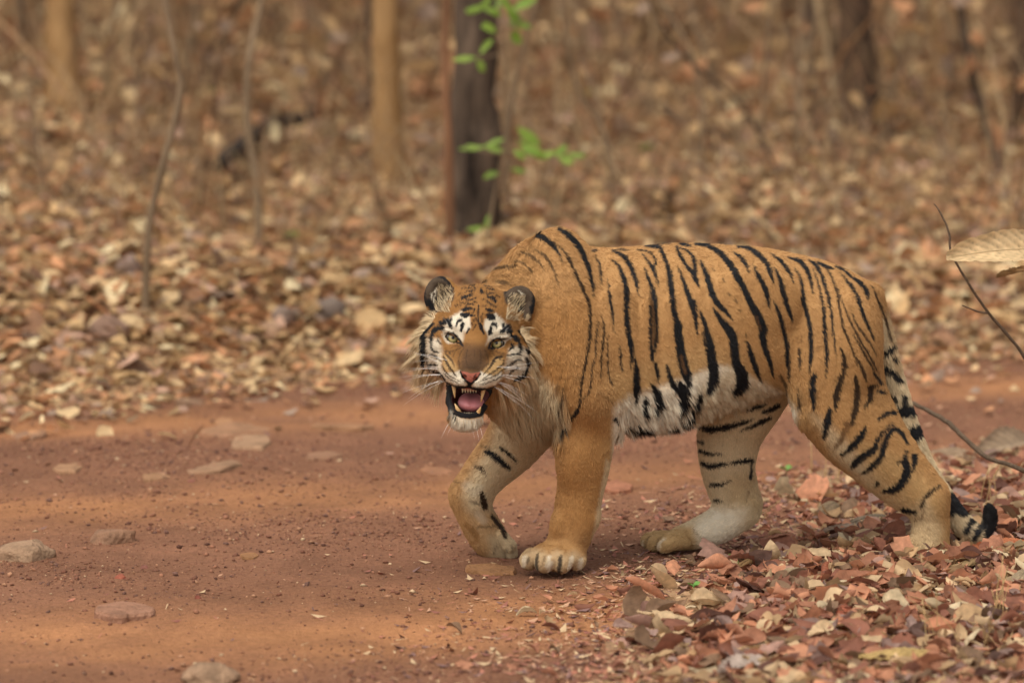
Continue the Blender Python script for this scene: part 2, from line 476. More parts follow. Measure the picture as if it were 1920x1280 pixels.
x, y = bank_pts(14000, 23.0, 50.0, 3.2)
scatter_leaves('leaf_litter', 0, (x, y), 0.20, 0.25, 0.6, LP_FAR, LEAF_LO, bank)
# wider, sparser carpet beside the view
n = 14000; x = RNG.uniform(-12, 12, n); y = RNG.uniform(3.5, 26, n); k = (np.abs(x) > 2.2 + .13 * y) & (y > far_edge(x))
scatter_leaves('leaf_litter', 0, (x[k], y[k]), 0.15, 0.08, 0.5, LP_FAR, LEAF_LO, bank)

# the leaves one can pick out singly on the near verge: one object each
leaf_one = []
lm2, nt, b_ = new_mat('dead_leaf_single')
oi = nt.nodes.new('ShaderNodeObjectInfo'); tcn = nt.nodes.new('ShaderNodeTexCoord'); nz = nt.nodes.new('ShaderNodeTexNoise')
nz.inputs['Scale'].default_value = 7; nz.inputs['Detail'].default_value = 6; nt.links.new(tcn.outputs['Object'], nz.inputs['Vector'])
mr = nt.nodes.new('ShaderNodeMapRange'); mr.inputs['From Min'].default_value = .28; mr.inputs['From Max'].default_value = .72; mr.inputs['To Min'].default_value = .70; mr.inputs['To Max'].default_value = 1.22
nt.links.new(nz.outputs['Fac'], mr.inputs['Value'])
mx = nt.nodes.new('ShaderNodeMix'); mx.data_type = 'RGBA'; mx.blend_type = 'MULTIPLY'; mx.inputs['Factor'].default_value = 1
nt.links.new(oi.outputs['Color'], mx.inputs['A']); nt.links.new(mr.outputs['Result'], mx.inputs['B'])
# veins: fine pale ribs across the blade
wv = nt.nodes.new('ShaderNodeTexWave'); wv.inputs['Scale'].default_value = 5.5; wv.inputs['Distortion'].default_value = 1.2; nt.links.new(tcn.outputs['Object'], wv.inputs['Vector'])
bp = nt.nodes.new('ShaderNodeBump'); bp.inputs['Strength'].default_value = .10; bp.inputs['Distance'].default_value = .05
nt.links.new(wv.outputs['Fac'], bp.inputs['Height']); nt.links.new(bp.outputs['Normal'], b_.inputs['Normal'])
nt.links.new(mx.outputs['Result'], b_.inputs['Base Color']); b_.inputs['Roughness'].default_value = .7; b_.inputs['Specular IOR Level'].default_value = .25
add_translucent(lm2, .3)
for i in range(14):
    tv, tf = leaf_tmpl(100 + i, 9, 4, lobed=(i % 6 == 0))
    me = bpy.data.meshes.new('leaf'); me.from_pydata([tuple(v) for v in tv], [], [tuple(int(q) for q in f) for f in tf]); me.update()
    me.polygons.foreach_set('use_smooth', np.ones(len(me.polygons), bool)); me.materials.append(lm2)
    leaf_one.append(me)
def one_leaf(loc, size, yaw, tx, ty, col, me=None, parent=None, wid=1.0):
    o = bpy.data.objects.new('leaf', me or leaf_one[random.randrange(len(leaf_one))]); COL.objects.link(o)
    o.location = loc; o.rotation_euler = (tx, ty, yaw); o.scale = (size, size * wid, size); o.color = (*[float(q) for q in col], 1)
    adopt(o, parent or verge)
    return o
cnt = 0
rl = np.random.default_rng(77)
while cnt < 285:
    x, y = rl.uniform(-.1, 2.2), rl.uniform(-1.5, 1.9)
    vi = float(verge_in(np.array([x]), np.array([y]))[0])
    if vi < 0.06 or rl.random() > .35 + vi: continue
    px, py = side_uv(np.array([[x, y, 0.06]]))
    if not (1000 < px[0] < 1925 and 860 < py[0] < 1285): continue
    s = rl.uniform(.065, .125)
    c = LPAL[rl.choice(len(LPAL), p=LP_NEAR / LP_NEAR.sum())] * rl.uniform(.85, 1.2)
    one_leaf((x, y, float(height(x, y)) + rl.uniform(.018, .042)), s, rl.uniform(0, 6.28), rl.normal(0, .36), rl.normal(0, .36), c)
    cnt += 1

# ================================================================== TIGER: shape (implicit surface -> one continuous mesh)
HEAD_Y = -0.21
HO = at(890, 640, HEAD_Y)
HS = scale_at(HEAD_Y)
_rho = math.radians(6.9)
_B = -_F
HX = math.cos(_rho) * _R - math.sin(_rho) * _U
HZ = math.sin(_rho) * _R + math.cos(_rho) * _U
HW = _B
HM = np.stack([HX, HW, HZ])                     # rows: right, towards the face, up

def hl(x, w, z):
    return HO + HS * (x * HX + w * HW + z * HZ)

def smin(a, b, k):
    h = np.clip(0.5 + 0.5 * (b - a) / k, 0, 1)
    return b + (a - b) * h - k * h * (1 - h)

PRIMS = []      # (label, fn, bbox_lo, bbox_hi, k, mode)

def _len(*c):
    return np.sqrt(sum(v * v for v in c))

def cone(label, a, b, ra, rb, k):
    a = np.asarray(a, float); b = np.asarray(b, float); ba = b - a; L2 = float(ba @ ba)
    def f(x, y, z):
        px, py, pz = x - a[0], y - a[1], z - a[2]
        t = np.clip((px * ba[0] + py * ba[1] + pz * ba[2]) / L2, 0, 1)
        return _len(px - t * ba[0], py - t * ba[1], pz - t * ba[2]) - (ra + (rb - ra) * t)
    m = max(ra, rb) + k + 0.03
    PRIMS.append((label, f, np.minimum(a, b) - m, np.maximum(a, b) + m, k, 1))

def chain(label, pts, k, ks=0.02):
    """limb through (px, py, Y, radius_px): one smooth tapering tube"""
    P = np.array([at(p[0], p[1], p[2]) for p in pts]); R = np.array([p[3] * scale_at(p[2]) for p in pts])
    n = 4 if len(pts) > 2 else 1
    PR, _ = resample(np.column_stack([P, R]), R, n * (len(pts) - 1) + 1)
    P, R = PR[:, :3], PR[:, 3]
    def f(x, y, z):
        best = None
        for i in range(len(P) - 1):
            a, ba = P[i], P[i + 1] - P[i]
            px, py, pz = x - a[0], y - a[1], z - a[2]
            t = np.clip((px * ba[0] + py * ba[1] + pz * ba[2]) / float(ba @ ba), 0, 1)
            d = _len(px - t * ba[0], py - t * ba[1], pz - t * ba[2]) - (R[i] + (R[i + 1] - R[i]) * t)
            best = d if best is None else smin(best, d, 0.004)
        return best
    m = R.max() + k + 0.03
    PRIMS.append((label, f, P.min(0) - m, P.max(0) + m, k, 1))

def ellip(label, c, r, k, M=None, mode=1):
    c = np.asarray(c, float); r = np.asarray(r, float)
    def f(x, y, z):
        px, py, pz = x - c[0], y - c[1], z - c[2]
        if M is not None:
            px, py, pz = (M[i, 0] * px + M[i, 1] * py + M[i, 2] * pz for i in range(3))
        k0 = _len(px / r[0], py / r[1], pz / r[2])
        k1 = _len(px / r[0] ** 2, py / r[1] ** 2, pz / r[2] ** 2) + 1e-9
        return k0 * (k0 - 1) / k1
    m = max(r) + k + 0.03
    PRIMS.append((label, f, c - m, c + m, k, mode))

def hel(x, w, z, rx, rw, rz, k=10, mode=1, rot=0.0, tilt=0.0):
    """ellipsoid in head units; rot = roll about the facing axis (deg), tilt = about the x axis"""
    c, s = math.cos(math.radians(rot)), math.sin(math.radians(rot))
    Rr = np.array([[c, 0, s], [0, 1, 0], [-s, 0, c]])
    ct, st = math.cos(math.radians(tilt)), math.sin(math.radians(tilt))
    Rt = np.array([[1, 0, 0], [0, ct, st], [0, -st, ct]])
    ellip(6, hl(x, w, z), np.array([rx, rw, rz]) * HS, k * HS, Rt @ Rr @ HM, mode)

def hcone(a, b, ra, rb, k=10, mode=1):
    cone(6, hl(*a), hl(*b), ra * HS, rb * HS, k * HS)
    if mode == -1:
        l, f, lo, hi, kk, _ = PRIMS.pop(); PRIMS.append((l, f, lo, hi, kk, -1))

# --- torso: cross-sections along the body  (x, top, bottom, half width m, depth of midline)
ST = np.array([
    (872, 590, 715, 0.080, 0.080), (900, 545, 745, 0.105, 0.100), (940, 495, 775, 0.135, 0.110), (985, 452, 796, 0.160, 0.125), (1050, 445, 802, 0.185, 0.135),
    (1110, 464, 800, 0.195, 0.145), (1180, 464, 796, 0.200, 0.155), (1270, 457, 786, 0.207, 0.165), (1350, 460, 756, 0.203, 0.175),
    (1430, 466, 732, 0.188, 0.185), (1500, 479, 722, 0.172, 0.195), (1560, 495, 724, 0.160, 0.200), (1605, 516, 712, 0.142, 0.205),
    (1632, 542, 695, 0.110, 0.210), (1646, 575, 670, 0.06, 0.212)], float)
_top = np.array([at(s[0], s[1], s[4]) for s in ST]); _bot = np.array([at(s[0], s[2], s[4]) for s in ST])
_sx = 0.5 * (_top[:, 0] + _bot[:, 0])
_tab, _ = resample(np.stack([_sx, 0.5 * (_top[:, 2] + _bot[:, 2]), 0.5 * (_top[:, 2] - _bot[:, 2]), ST[:, 3], ST[:, 4]], 1), _sx, 200)

def torso(x, y, z):
    xc = np.clip(x, _tab[0, 0], _tab[-1, 0])
    zc, hh, ww, yc = (np.interp(xc, _tab[:, 0], _tab[:, i]) for i in (1, 2, 3, 4))
    dz = (z - zc) / hh
    wz = ww * (1 - 0.10 * dz - 0.10 * dz * dz)            # a little narrower along the spine
    pw = 2.25 + 0.7 * np.clip(-dz, 0, 1)                      # fuller belly
    q = (np.abs((y - yc) / wz) ** pw + np.abs(dz) ** pw) ** (1 / pw)
    return (q - 1) * np.minimum(ww, hh) * 0.95 + 3.0 * np.abs(x - xc)
PRIMS.append((0, torso, np.array([_tab[0, 0] - .1, -0.2, 0.2]), np.array([_tab[-1, 0] + .1, 0.55, 1.2]), 0.03, 1))

# neck from shoulders to the turned head
chain(0, [(1020, 615, .10, 118), (955, 630, .045, 98), (905, 635, .0, 76)], 0.05, 0.05)
chain(0, [(990, 715, .09, 82), (925, 690, .02, 62)], 0.05)                       # throat
chain(0, [(1010, 725, .13, 82), (1075, 735, .13, 80)], 0.06)                     # brisket
# shoulder blade standing up over the supporting leg
chain(1, [(1047, 486, .085, 53), (1062, 560, .03, 66), (1078, 650, .005, 76), (1082, 720, .00, 76)], 0.030, 0.03)
chain(1, [(1046, 470, .10, 38), (1086, 498, .09, 30)], 0.03)
chain(1, [(1040, 690, .01, 66), (1100, 745, .0, 62)], 0.05)
# muscle forms on the flank and haunch
ellip(3, at(1600, 640, .04), np.array([44, 30, 86]) * 1.47e-3, 0.03)
ellip(3, at(1530, 655, .045), np.array([34, 26, 78]) * 1.47e-3, 0.03)
ellip(0, at(1160, 640, -.035), np.array([40, 20, 110]) * 1.47e-3, 0.035)
ellip(0, at(1420, 560, .02), np.array([80, 22, 60]) * 1.47e-3, 0.04)
for _i, _x in enumerate((1215, 1255, 1295, 1335)):
    ellip(0, at(_x, 640 + 6 * _i, -.036 + .011 * _i), np.array([13, 10, 85]) * 1.47e-3, 0.02)   # ribs under the coat
# --- near front leg
chain(1, [(1092, 735, .005, 62), (1107, 800, .01, 47), (1097, 870, .01, 45.5), (1085, 935, .005, 42), (1076, 985, .0, 40), (1062, 1022, -.005, 37)], 0.035, 0.03)
ellip(1, at(1132, 792, .03), np.array([26, 40, 30]) * 1.47e-3, 0.03)          # elbow
ellip(1, at(1076, 850, -.03), np.array([34, 34, 62]) * 1.47e-3, 0.04)          # forearm muscle
ellip(1, at(1108, 968, .0), np.array([15, 24, 22]) * 1.47e-3, 0.02)            # wrist pad
ellip(1, at(1044, 985, -.03), np.array([12, 18, 24]) * 1.47e-3, 0.02)
ellip(1, at(1044, 1042, -.03), np.array([52, 56, 27]) * 1.47e-3, 0.018)
for (px, py, Y, r) in ((992, 1050, -.045, 19), (1021, 1054, -.085, 20.5), (1053, 1055, -.088, 20.5), (1080, 1051, -.05, 19)):
    a = at(px + 5, py - 9, Y + .05); b = at(px, py, Y)
    cone(1, a, b, r * 1.47e-3 * 0.80, r * 1.47e-3 * .94, 0.0025)
# --- far front leg, lifted
chain(2, [(1020, 745, .235, 74), (978, 806, .25, 58), (955, 838, .255, 52), (912, 885, .245, 42), (882, 925, .225, 37)], 0.04, 0.03)
chain(2, [(880, 930, .225, 37), (893, 968, .225, 34), (915, 1006, .235, 34), (934, 1028, .245, 29)], 0.02, 0.02)
for (px, py, Y, r) in ((952, 1020, .205, 14), (954, 1034, .225, 14.5), (945, 1043, .25, 14.5), (928, 1043, .275, 14)):
    chain(2, [(px - 16, py - 18, Y, r * .9), (px + 3, py + 2, Y, r * .92)], 0.003)
# --- near hind leg, stretched back
chain(3, [(1568, 600, .150, 74), (1572, 660, .115, 76), (1566, 735, .10, 74), (1588, 792, .095, 72), (1640, 852, .095, 59), (1690, 905, .10, 46), (1737, 942, .105, 38)], 0.05, 0.04)
chain(3, [(1598, 620, .15, 46), (1618, 720, .13, 40), (1668, 822, .115, 36), (1750, 918, .105, 22)], 0.04, 0.03)  # hamstring to hock
chain(3, [(1530, 690, .09, 52), (1540, 760, .085, 46)], 0.05)
chain(3, [(1742, 935, .105, 35), (1745, 985, .105, 34), (1742, 1035, .10, 35)], 0.02, 0.02)
chain(3, [(1742, 1030, .10, 33), (1700, 1042, .08, 26), (1680, 1046, .07, 21)], 0.02, 0.02)
# --- far hind leg, stepping forward
chain(4, [(1440, 660, .285, 84), (1395, 745, .30, 74), (1370, 805, .315, 62), (1364, 865, .32, 51.5), (1370, 915, .32, 42), (1386, 952, .32, 37)], 0.05, 0.03)
chain(4, [(1398, 900, .33, 17), (1412, 940, .33, 15)], 0.03)
chain(4, [(1386, 955, .32, 37), (1345, 985, .31, 33), (1300, 1002, .305, 26), (1268, 1010, .30, 20)], 0.02, 0.02)
for (px, py, Y, r) in ((1216, 1012, .325, 15), (1227, 1017, .28, 15.5), (1246, 1020, .235, 15), (1230, 1010, .365, 14)):
    chain(4, [(px + 38, py - 4, Y * .6 + .12, r * .75), (px + 14, py - 3, Y, r * .9), (px, py + 1, Y, r * .95)], 0.002)
# --- tail
TAIL = [(1630, 556, .215, 26), (1646, 605, .225, 22), (1660, 655, .23, 21), (1673, 705, .225, 20), (1688, 757, .22, 20), (1706, 812, .215, 20), (1728, 866, .215, 20),
        (1757, 916, .21, 20), (1788, 962, .205, 20), (1815, 992, .20, 19), (1838, 1001, .195, 15), (1852, 988, .195, 13), (1856, 968, .195, 12), (1855, 956, .195, 9)]
chain(5, TAIL, 0.03, 0.012)

# --- head (head units = photo pixels, origin between the eyes)
hel(0, -88, 30, 82, 98, 78, 20)                       # cranium
for s in (-1, 1):
    hel(s * 56, -58, -22, 44, 60, 52, 22)             # cheek
    hel(s * 40, -2, 22, 27, 15, 10, 14, rot=s * 12)    # brow ridge
    hel(s * 48, -8, -20, 27, 16, 11, 12, rot=s * -8)
hcone((0, -28, 20), (0, 48, -54), 36, 27, 20)         # nose bridge
hel(0, -20, 30, 40, 40, 45, 20)
for s in (-1, 1):
    hel(s * 29, 34, -62, 29, 38, 25, 14, rot=s * 22)   # bunched whisker pad
    hel(s * 42, 8, -50, 24, 34, 22, 14, rot=s * 28)
    hel(s * 15, 52, -76, 19, 22, 14, 8)               # upper lip
hel(0, 64, -66, 19, 13, 12, 8, tilt=-25)              # nose leather
# lower jaw, hanging open
hel(0, -48, -90, 34, 44, 40, 14)
for s in (-1, 1):
    hcone((s * 28, -42, -86), (s * 26, 0, -115), 14, 11.5, 10)
    hcone((s * 27, 0, -116), (s * 19, 28, -135), 11.5, 12, 8)
hcone((-18, 30, -138), (18, 30, -138), 13, 13, 8)
hel(0, 8, -142, 29, 34, 18, 10)
hel(0, 26, -149, 25, 18, 15, 8)
# mouth cavity
hel(0, 14, -109, 29.5, 58, 25, 3, mode=-1)
hel(0, 34, -117, 26, 34, 18, 3, mode=-1)
hel(34, -4, -101, 13, 22, 16, 4, mode=-1, rot=25)
# eye sockets, nostrils
for s in (-1, 1):
    hel(s * 11, 76, -69, 5.5, 8, 4.0, 2, mode=-1, rot=s * 30)
# ears (cupped)
for s in (-1, 1):
    hel(s * 72, -82, 74, 33, 17, 41, 12, rot=s * -14, tilt=8)
    hel(s * 74, -60, 79, 26, 17, 34, 4, mode=-1, rot=s * -14, tilt=8)
    hel(s * 58, -78, 52, 18, 16, 18, 10)

def sdf_pts(P, labels=False):
    x, y, z = P[:, 0], P[:, 1], P[:, 2]
    D = np.full(len(P), 1.0)
    G = np.full((7, len(P)), 1.0)
    cav = np.full(len(P), 1.0)
    for (lab, f, lo, hi, k, mode) in PRIMS:
        m = np.nonzero((x > lo[0]) & (x < hi[0]) & (y > lo[1]) & (y < hi[1]) & (z > lo[2]) & (z < hi[2]))[0]
        if len(m) == 0: continue
        d = f(x[m], y[m], z[m])
        if mode == 1:
            D[m] = smin(D[m], d, k)
            G[lab, m] = np.minimum(G[lab, m], d)
        else:
            D[m] = -smin(-D[m], d, k)
            cav[m] = np.minimum(cav[m], np.abs(d))
    return (D, G, cav) if labels else D

EYE_W = 0.0
_ws = np.linspace(40, -60, 401)
_dd = sdf_pts(np.array([hl(42, w, 0) for w in _ws]))
EYE_W = float(_ws[int(np.argmax(_dd < 0))])            # how far forward the face stands at the eye
for s in (-1, 1):
    hel(s * 42, EYE_W, 0, 16.0, 13, 6.7, 2.5, mode=-1, rot=s * 17)
    hel(s * 41, EYE_W + 1, 11, 21, 9, 5.5, 5, rot=s * 17)      # heavy upper lid

def polygonise(h):
    lo = np.min([p[2] for p in PRIMS if p[5] == 1], axis=0) + 0.02; lo[2] = max(lo[2], -0.06)
    hi = np.max([p[3] for p in PRIMS if p[5] == 1], axis=0) - 0.02; hi[2] = min(hi[2], 1.12); lo[1] = max(lo[1], -0.36); hi[1] = min(hi[1], 0.46)
    n = np.ceil((hi - lo) / h).astype(int)
    ax = [(lo[i] + h * np.arange(n[i])).astype(np.float32) for i in range(3)]
    D = np.full(tuple(n), 1.0, np.float32)
    for (lab, f, blo, bhi, k, mode) in PRIMS:
        s = []
        for i in range(3):
            a = int(np.clip(np.searchsorted(ax[i], blo[i]), 0, n[i])); b = int(np.clip(np.searchsorted(ax[i], bhi[i]), 0, n[i]))
            s.append(slice(a, b))
        if any(q.stop <= q.start for q in s): continue
        d = f(ax[0][s[0]][:, None, None], ax[1][s[1]][None, :, None], ax[2][s[2]][None, None, :]).astype(np.float32)
        blk = D[tuple(s)]
        D[tuple(s)] = smin(blk, d, np.float32(k)) if mode == 1 else -smin(-blk, d, np.float32(k))
    S = D < 0
    cnt = np.zeros(tuple(n - 1), np.uint8)
    for a in (0, 1):
        for b in (0, 1):
            for c in (0, 1):
                cnt += S[a:n[0] - 1 + a, b:n[1] - 1 + b, c:n[2] - 1 + c]
    act = np.nonzero((cnt > 0) & (cnt < 8))
    idx = np.full(tuple(n - 1), -1, np.int32); idx[act] = np.arange(len(act[0]))
    acc = np.zeros((len(act[0]), 3)); w = np.zeros(len(act[0]))
    cor = [(a, b, c) for a in (0, 1) for b in (0, 1) for c in (0, 1)]
    val = {c: D[act[0] + c[0], act[1] + c[1], act[2] + c[2]] for c in cor}
    for c in cor:
        for axis in range(3):
            if c[axis]: continue
            e = list(c); e[axis] = 1; e = tuple(e)
            v0, v1 = val[c], val[e]
            m = (v0 < 0) != (v1 < 0)
            t = np.where(m, v0 / np.where(m, v0 - v1, 1), 0)
            p = np.tile(np.array(c, float), (len(t), 1)); p[:, axis] += t
            acc[m] += p[m]; w[m] += 1
    V = lo + h * (np.stack(act, 1) + acc / w[:, None])
    Q = []
    for axis in range(3):
        u, v = (axis + 1) % 3, (axis + 2) % 3
        sl0 = [slice(None)] * 3; sl1 = [slice(None)] * 3
        sl0[axis] = slice(0, -1); sl1[axis] = slice(1, None)
        A, Bq = S[tuple(sl0)], S[tuple(sl1)]
        e = np.nonzero(A != Bq)
        E = np.stack(e, 1)
        ok = (E[:, u] > 0) & (E[:, v] > 0) & (E[:, u] < n[u] - 1) & (E[:, v] < n[v] - 1) & (E[:, axis] < n[axis] - 1)
        E = E[ok]
        inside = A[e][ok]
        q = []
        for (du, dv) in ((0, 0), (-1, 0), (-1, -1), (0, -1)):
            c = E.copy(); c[:, u] += du; c[:, v] += dv
            q.append(idx[c[:, 0], c[:, 1], c[:, 2]])
        q = np.stack(q, 1)
        q[~inside] = q[~inside][:, ::-1]
        Q.append(q)
    Q = np.concatenate(Q)
    Q = Q[(Q >= 0).all(1)]
    T = np.concatenate([Q[:, [0, 1, 2]], Q[:, [0, 2, 3]]])
    return V, T

def sdf_grad(P, e=0.0012):
    g = np.stack([sdf_pts(P + np.eye(3)[i] * e) - sdf_pts(P - np.eye(3)[i] * e) for i in range(3)], 1) / (2 * e)
    return g

def project(P, it=1):
    for _ in range(it):
        d = sdf_pts(P); g = sdf_grad(P)
        g2 = np.maximum((g * g).sum(1), 0.25)
        P = P - np.clip(d / g2, -0.004, 0.004)[:, None] * g
    return P

def refine(V, T, sel):
    """split every selected triangle in four, neighbours follow, no cracks"""
    E = np.sort(np.concatenate([T[:, [0, 1]], T[:, [1, 2]], T[:, [2, 0]]]), 1)
    key = E[:, 0].astype(np.int64) * len(V) + E[:, 1]
    uk, inv = np.unique(key, return_inverse=True)
    n = len(T)
    te = np.stack([inv[:n], inv[n:2 * n], inv[2 * n:]], 1)
    split = np.zeros(len(uk), bool); split[te[sel].ravel()] = True
    mid = np.full(len(uk), -1, np.int64); mid[split] = len(V) + np.arange(split.sum())
    ua, ub = uk[split] // len(V), uk[split] % len(V)
    V2 = np.vstack([V, 0.5 * (V[ua] + V[ub])])
    m = mid[te]; c = (m >= 0).sum(1)
    out = [T[c == 0]]
    t, q = T[c == 3], m[c == 3]
    out += [np.stack([t[:, 0], q[:, 0], q[:, 2]], 1), np.stack([q[:, 0], t[:, 1], q[:, 1]], 1), np.stack([q[:, 2], q[:, 1], t[:, 2]], 1), q[:, [0, 1, 2]]]
    for s in range(3):
        a, b, d = s, (s + 1) % 3, (s + 2) % 3
        k = (c == 1) & (m[:, a] >= 0)
        t, q = T[k], m[k]
        out += [np.stack([t[:, a], q[:, a], t[:, d]], 1), np.stack([q[:, a], t[:, b], t[:, d]], 1)]
        k = (c == 2) & (m[:, a] < 0)               # edge a unsplit; edges b and d split
        t, q = T[k], m[k]
        out += [np.stack([t[:, a], t[:, b], q[:, b]], 1), np.stack([t[:, a], q[:, b], q[:, d]], 1), np.stack([q[:, d], q[:, b], t[:, d]], 1)]
    return V2, np.concatenate(out), np.arange(len(V), len(V2))

TV, TT = polygonise(0.0052)
TV = project(TV, 1)
_hd = np.linalg.norm((TV - hl(0, -20, -20)) @ HM.T / HS, axis=1)
_sel = (_hd[TT] < 175).all(1)
TV, TT, _new = refine(TV, TT, _sel)
TV[_new] = project(TV[_new], 1)
_hd = np.linalg.norm((TV - hl(0, 20, -45)) @ HM.T / HS, axis=1)
_sel = (_hd[TT] < 112).all(1)
TV, TT, _new = refine(TV, TT, _sel)
TV[_new] = project(TV[_new], 1)
_, _G, _cav = sdf_pts(TV, True)
TLAB = np.argmin(_G, 0)
TCAV = _cav
_fn = np.cross(TV[TT[:, 1]] - TV[TT[:, 0]], TV[TT[:, 2]] - TV[TT[:, 0]])
TN = np.zeros_like(TV)
for i in range(3): np.add.at(TN, TT[:, i], _fn)
TN /= np.linalg.norm(TN, axis=1)[:, None] + 1e-12
# stray inner cells: orient outwards check

# ================================================================== TIGER: coat (colour map of the fur, then hair by hair)
class Canvas:
    S = 2.0
    def __init__(self, x0, y0, x1, y1, base):
        self.o = np.array([x0, y0], float)
        self.w, self.h = int((x1 - x0) * self.S), int((y1 - y0) * self.S)
        self.a = np.zeros((self.h, self.w, 3), np.float32); self.a[:] = base
        self.t = (0, 0, 1.0)
    def frame(self, x0=0, y0=0, s=1.0):
        self.t = (x0, y0, s); return self
    def _p(self, pts):
        p = np.asarray(pts, float)
        return ((p / self.t[2] + np.array(self.t[:2])) - self.o) * self.S
    def _blend(self, sl, al, col):
        b = self.a[sl]; self.a[sl] = b + (np.asarray(col, np.float32) - b) * al[..., None].astype(np.float32)
    def _win(self, p, m):
        x0, y0 = np.floor(p.min(0) - m).astype(int); x1, y1 = np.ceil(p.max(0) + m).astype(int) + 1
        x0, x1 = max(0, x0), min(self.w, x1); y0, y1 = max(0, y0), min(self.h, y1)
        if x1 <= x0 or y1 <= y0: return None
        gx, gy = np.meshgrid(np.arange(x0, x1), np.arange(y0, y1))
        return (slice(y0, y1), slice(x0, x1)), gx.astype(float), gy.astype(float)
    def stroke(self, pts, w, col, op=1.0, soft=2.6):
        p = self._p(pts)
        w = np.asarray(w, float)
        if w.ndim == 0: w = np.full(len(p), float(w))
        w = w / self.t[2] * self.S
        if len(p) > 2:
            p, w = resample(p, w, 4 * (len(p) - 1) + 1)
        if len(p) == 1:
            p = np.vstack([p, p + 0.01]); w = np.repeat(w, 2)
        soft = soft * self.S
        r = self._win(p, w.max() / 2 + soft + 1)
        if r is None: return
        sl, gx, gy = r
        jx = gx + 1.6 * vnoise(gx / 5, gy / 5); jy = gy + 1.6 * vnoise(gx / 5 + 40, gy / 5)
        best = np.full(gx.shape, 1e9)
        for i in range(len(p) - 1):
            d = p[i + 1] - p[i]; L = max(float(d @ d), 1e-9)
            t = np.clip(((jx - p[i, 0]) * d[0] + (jy - p[i, 1]) * d[1]) / L, 0, 1)
            q = np.hypot(jx - p[i, 0] - t * d[0], jy - p[i, 1] - t * d[1]) - (w[i] + (w[i + 1] - w[i]) * t) / 2
            best = np.minimum(best, q)
        self._blend(sl, op * (1 - smooth(-soft / 2, soft / 2, best)), col)
    def poly(self, pts, col, op=1.0, soft=4.0):
        p = self._p(pts); soft = soft * self.S
        r = self._win(p, soft + 2)
        if r is None: return
        sl, gx, gy = r
        ins = np.zeros(gx.shape, bool); best = np.full(gx.shape, 1e9)
        n = len(p)
        for i in range(n):
            a, b = p[i], p[(i + 1) % n]
            c = ((a[1] > gy) != (b[1] > gy))
            with np.errstate(divide='ignore', invalid='ignore'):
                xi = (b[0] - a[0]) * (gy - a[1]) / (b[1] - a[1] + 1e-12) + a[0]
            ins ^= c & (gx < xi)
            d = b - a; L = max(float(d @ d), 1e-9)
            t = np.clip(((gx - a[0]) * d[0] + (gy - a[1]) * d[1]) / L, 0, 1)
            best = np.minimum(best, np.hypot(gx - a[0] - t * d[0], gy - a[1] - t * d[1]))
        sd_ = np.where(ins, -best, best)
        self._blend(sl, op * (1 - smooth(-soft, soft, sd_)), col)
    def look(self, u, v):
        x = np.clip((u - self.o[0]) * self.S, 0, self.w - 1.001); y = np.clip((v - self.o[1]) * self.S, 0, self.h - 1.001)
        ix, iy = x.astype(int), y.astype(int); fx, fy = (x - ix)[:, None], (y - iy)[:, None]
        a = self.a
        return (a[iy, ix] * (1 - fx) + a[iy, ix + 1] * fx) * (1 - fy) + (a[iy + 1, ix] * (1 - fx) + a[iy + 1, ix + 1] * fx) * fy

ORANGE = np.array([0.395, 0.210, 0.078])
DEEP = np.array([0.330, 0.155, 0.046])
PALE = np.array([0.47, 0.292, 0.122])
CREAM = np.array([0.61, 0.465, 0.275])
WHITE = np.array([0.78, 0.68, 0.51])
BLACK = np.array([0.012, 0.011, 0.011])
DBRN = np.array([0.055, 0.030, 0.015])
BROWN = np.array([0.13, 0.060, 0.022])

# ---- flank, shoulder, near legs
M0 = Canvas(740, 400, 1900, 1110, ORANGE)
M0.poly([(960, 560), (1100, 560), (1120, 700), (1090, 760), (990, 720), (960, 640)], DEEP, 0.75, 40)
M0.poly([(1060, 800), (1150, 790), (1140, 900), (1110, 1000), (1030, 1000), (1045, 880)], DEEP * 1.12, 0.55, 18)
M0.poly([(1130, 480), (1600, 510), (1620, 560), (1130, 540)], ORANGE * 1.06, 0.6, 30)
M0.poly([(1150, 700), (1330, 650), (1480, 720), (1500, 780), (1140, 860)], PALE, 0.7, 30)
M0.poly([(1151, 760), (1175, 740), (1240, 722), (1300, 700), (1345, 683), (1372, 688), (1400, 703), (1440, 722), (1475, 740), (1495, 765), (1470, 860), (1150, 870)], WHITE * 0.97, 1.0, 9)
M0.poly([(1290, 745), (1335, 700), (1375, 690), (1440, 730), (1475, 760), (1440, 790), (1290, 800)], CREAM * 0.92, 0.7, 12)
M0.poly([(925, 715), (985, 700), (1020, 705), (1055, 740), (1062, 800), (1010, 830), (920, 830)], CREAM * 0.93, 0.95, 12)
M0.poly([(1060, 660), (1130, 640), (1150, 760), (1120, 760), (1080, 780)], ORANGE, 0.5, 16)
M0.poly([(1520, 770), (1560, 800), (1640, 880), (1720, 950), (1715, 990), (1640, 930), (1560, 850)], CREAM * 0.9, 0.8, 14)
M0.poly([(1600, 820), (1700, 860), (1765, 930), (1780, 1060), (1700, 1060), (1700, 960), (1640, 920)], PALE, 0.75, 18)
M0.poly([(1700, 960), (1735, 930), (1765, 990), (1760, 1060), (1700, 1060)], CREAM * .85, 0.6, 14)
M0.poly([(1136, 860), (1150, 860), (1130, 960), (1116, 1010), (1110, 1010), (1120, 950)], CREAM, 0.7, 4)
M0.poly([(965, 1040), (990, 1022), (1012, 1028), (1028, 1038), (1045, 1030), (1060, 1038), (1076, 1032), (1100, 1045), (1100, 1085), (965, 1085)], CREAM * 0.88, 0.55, 9)
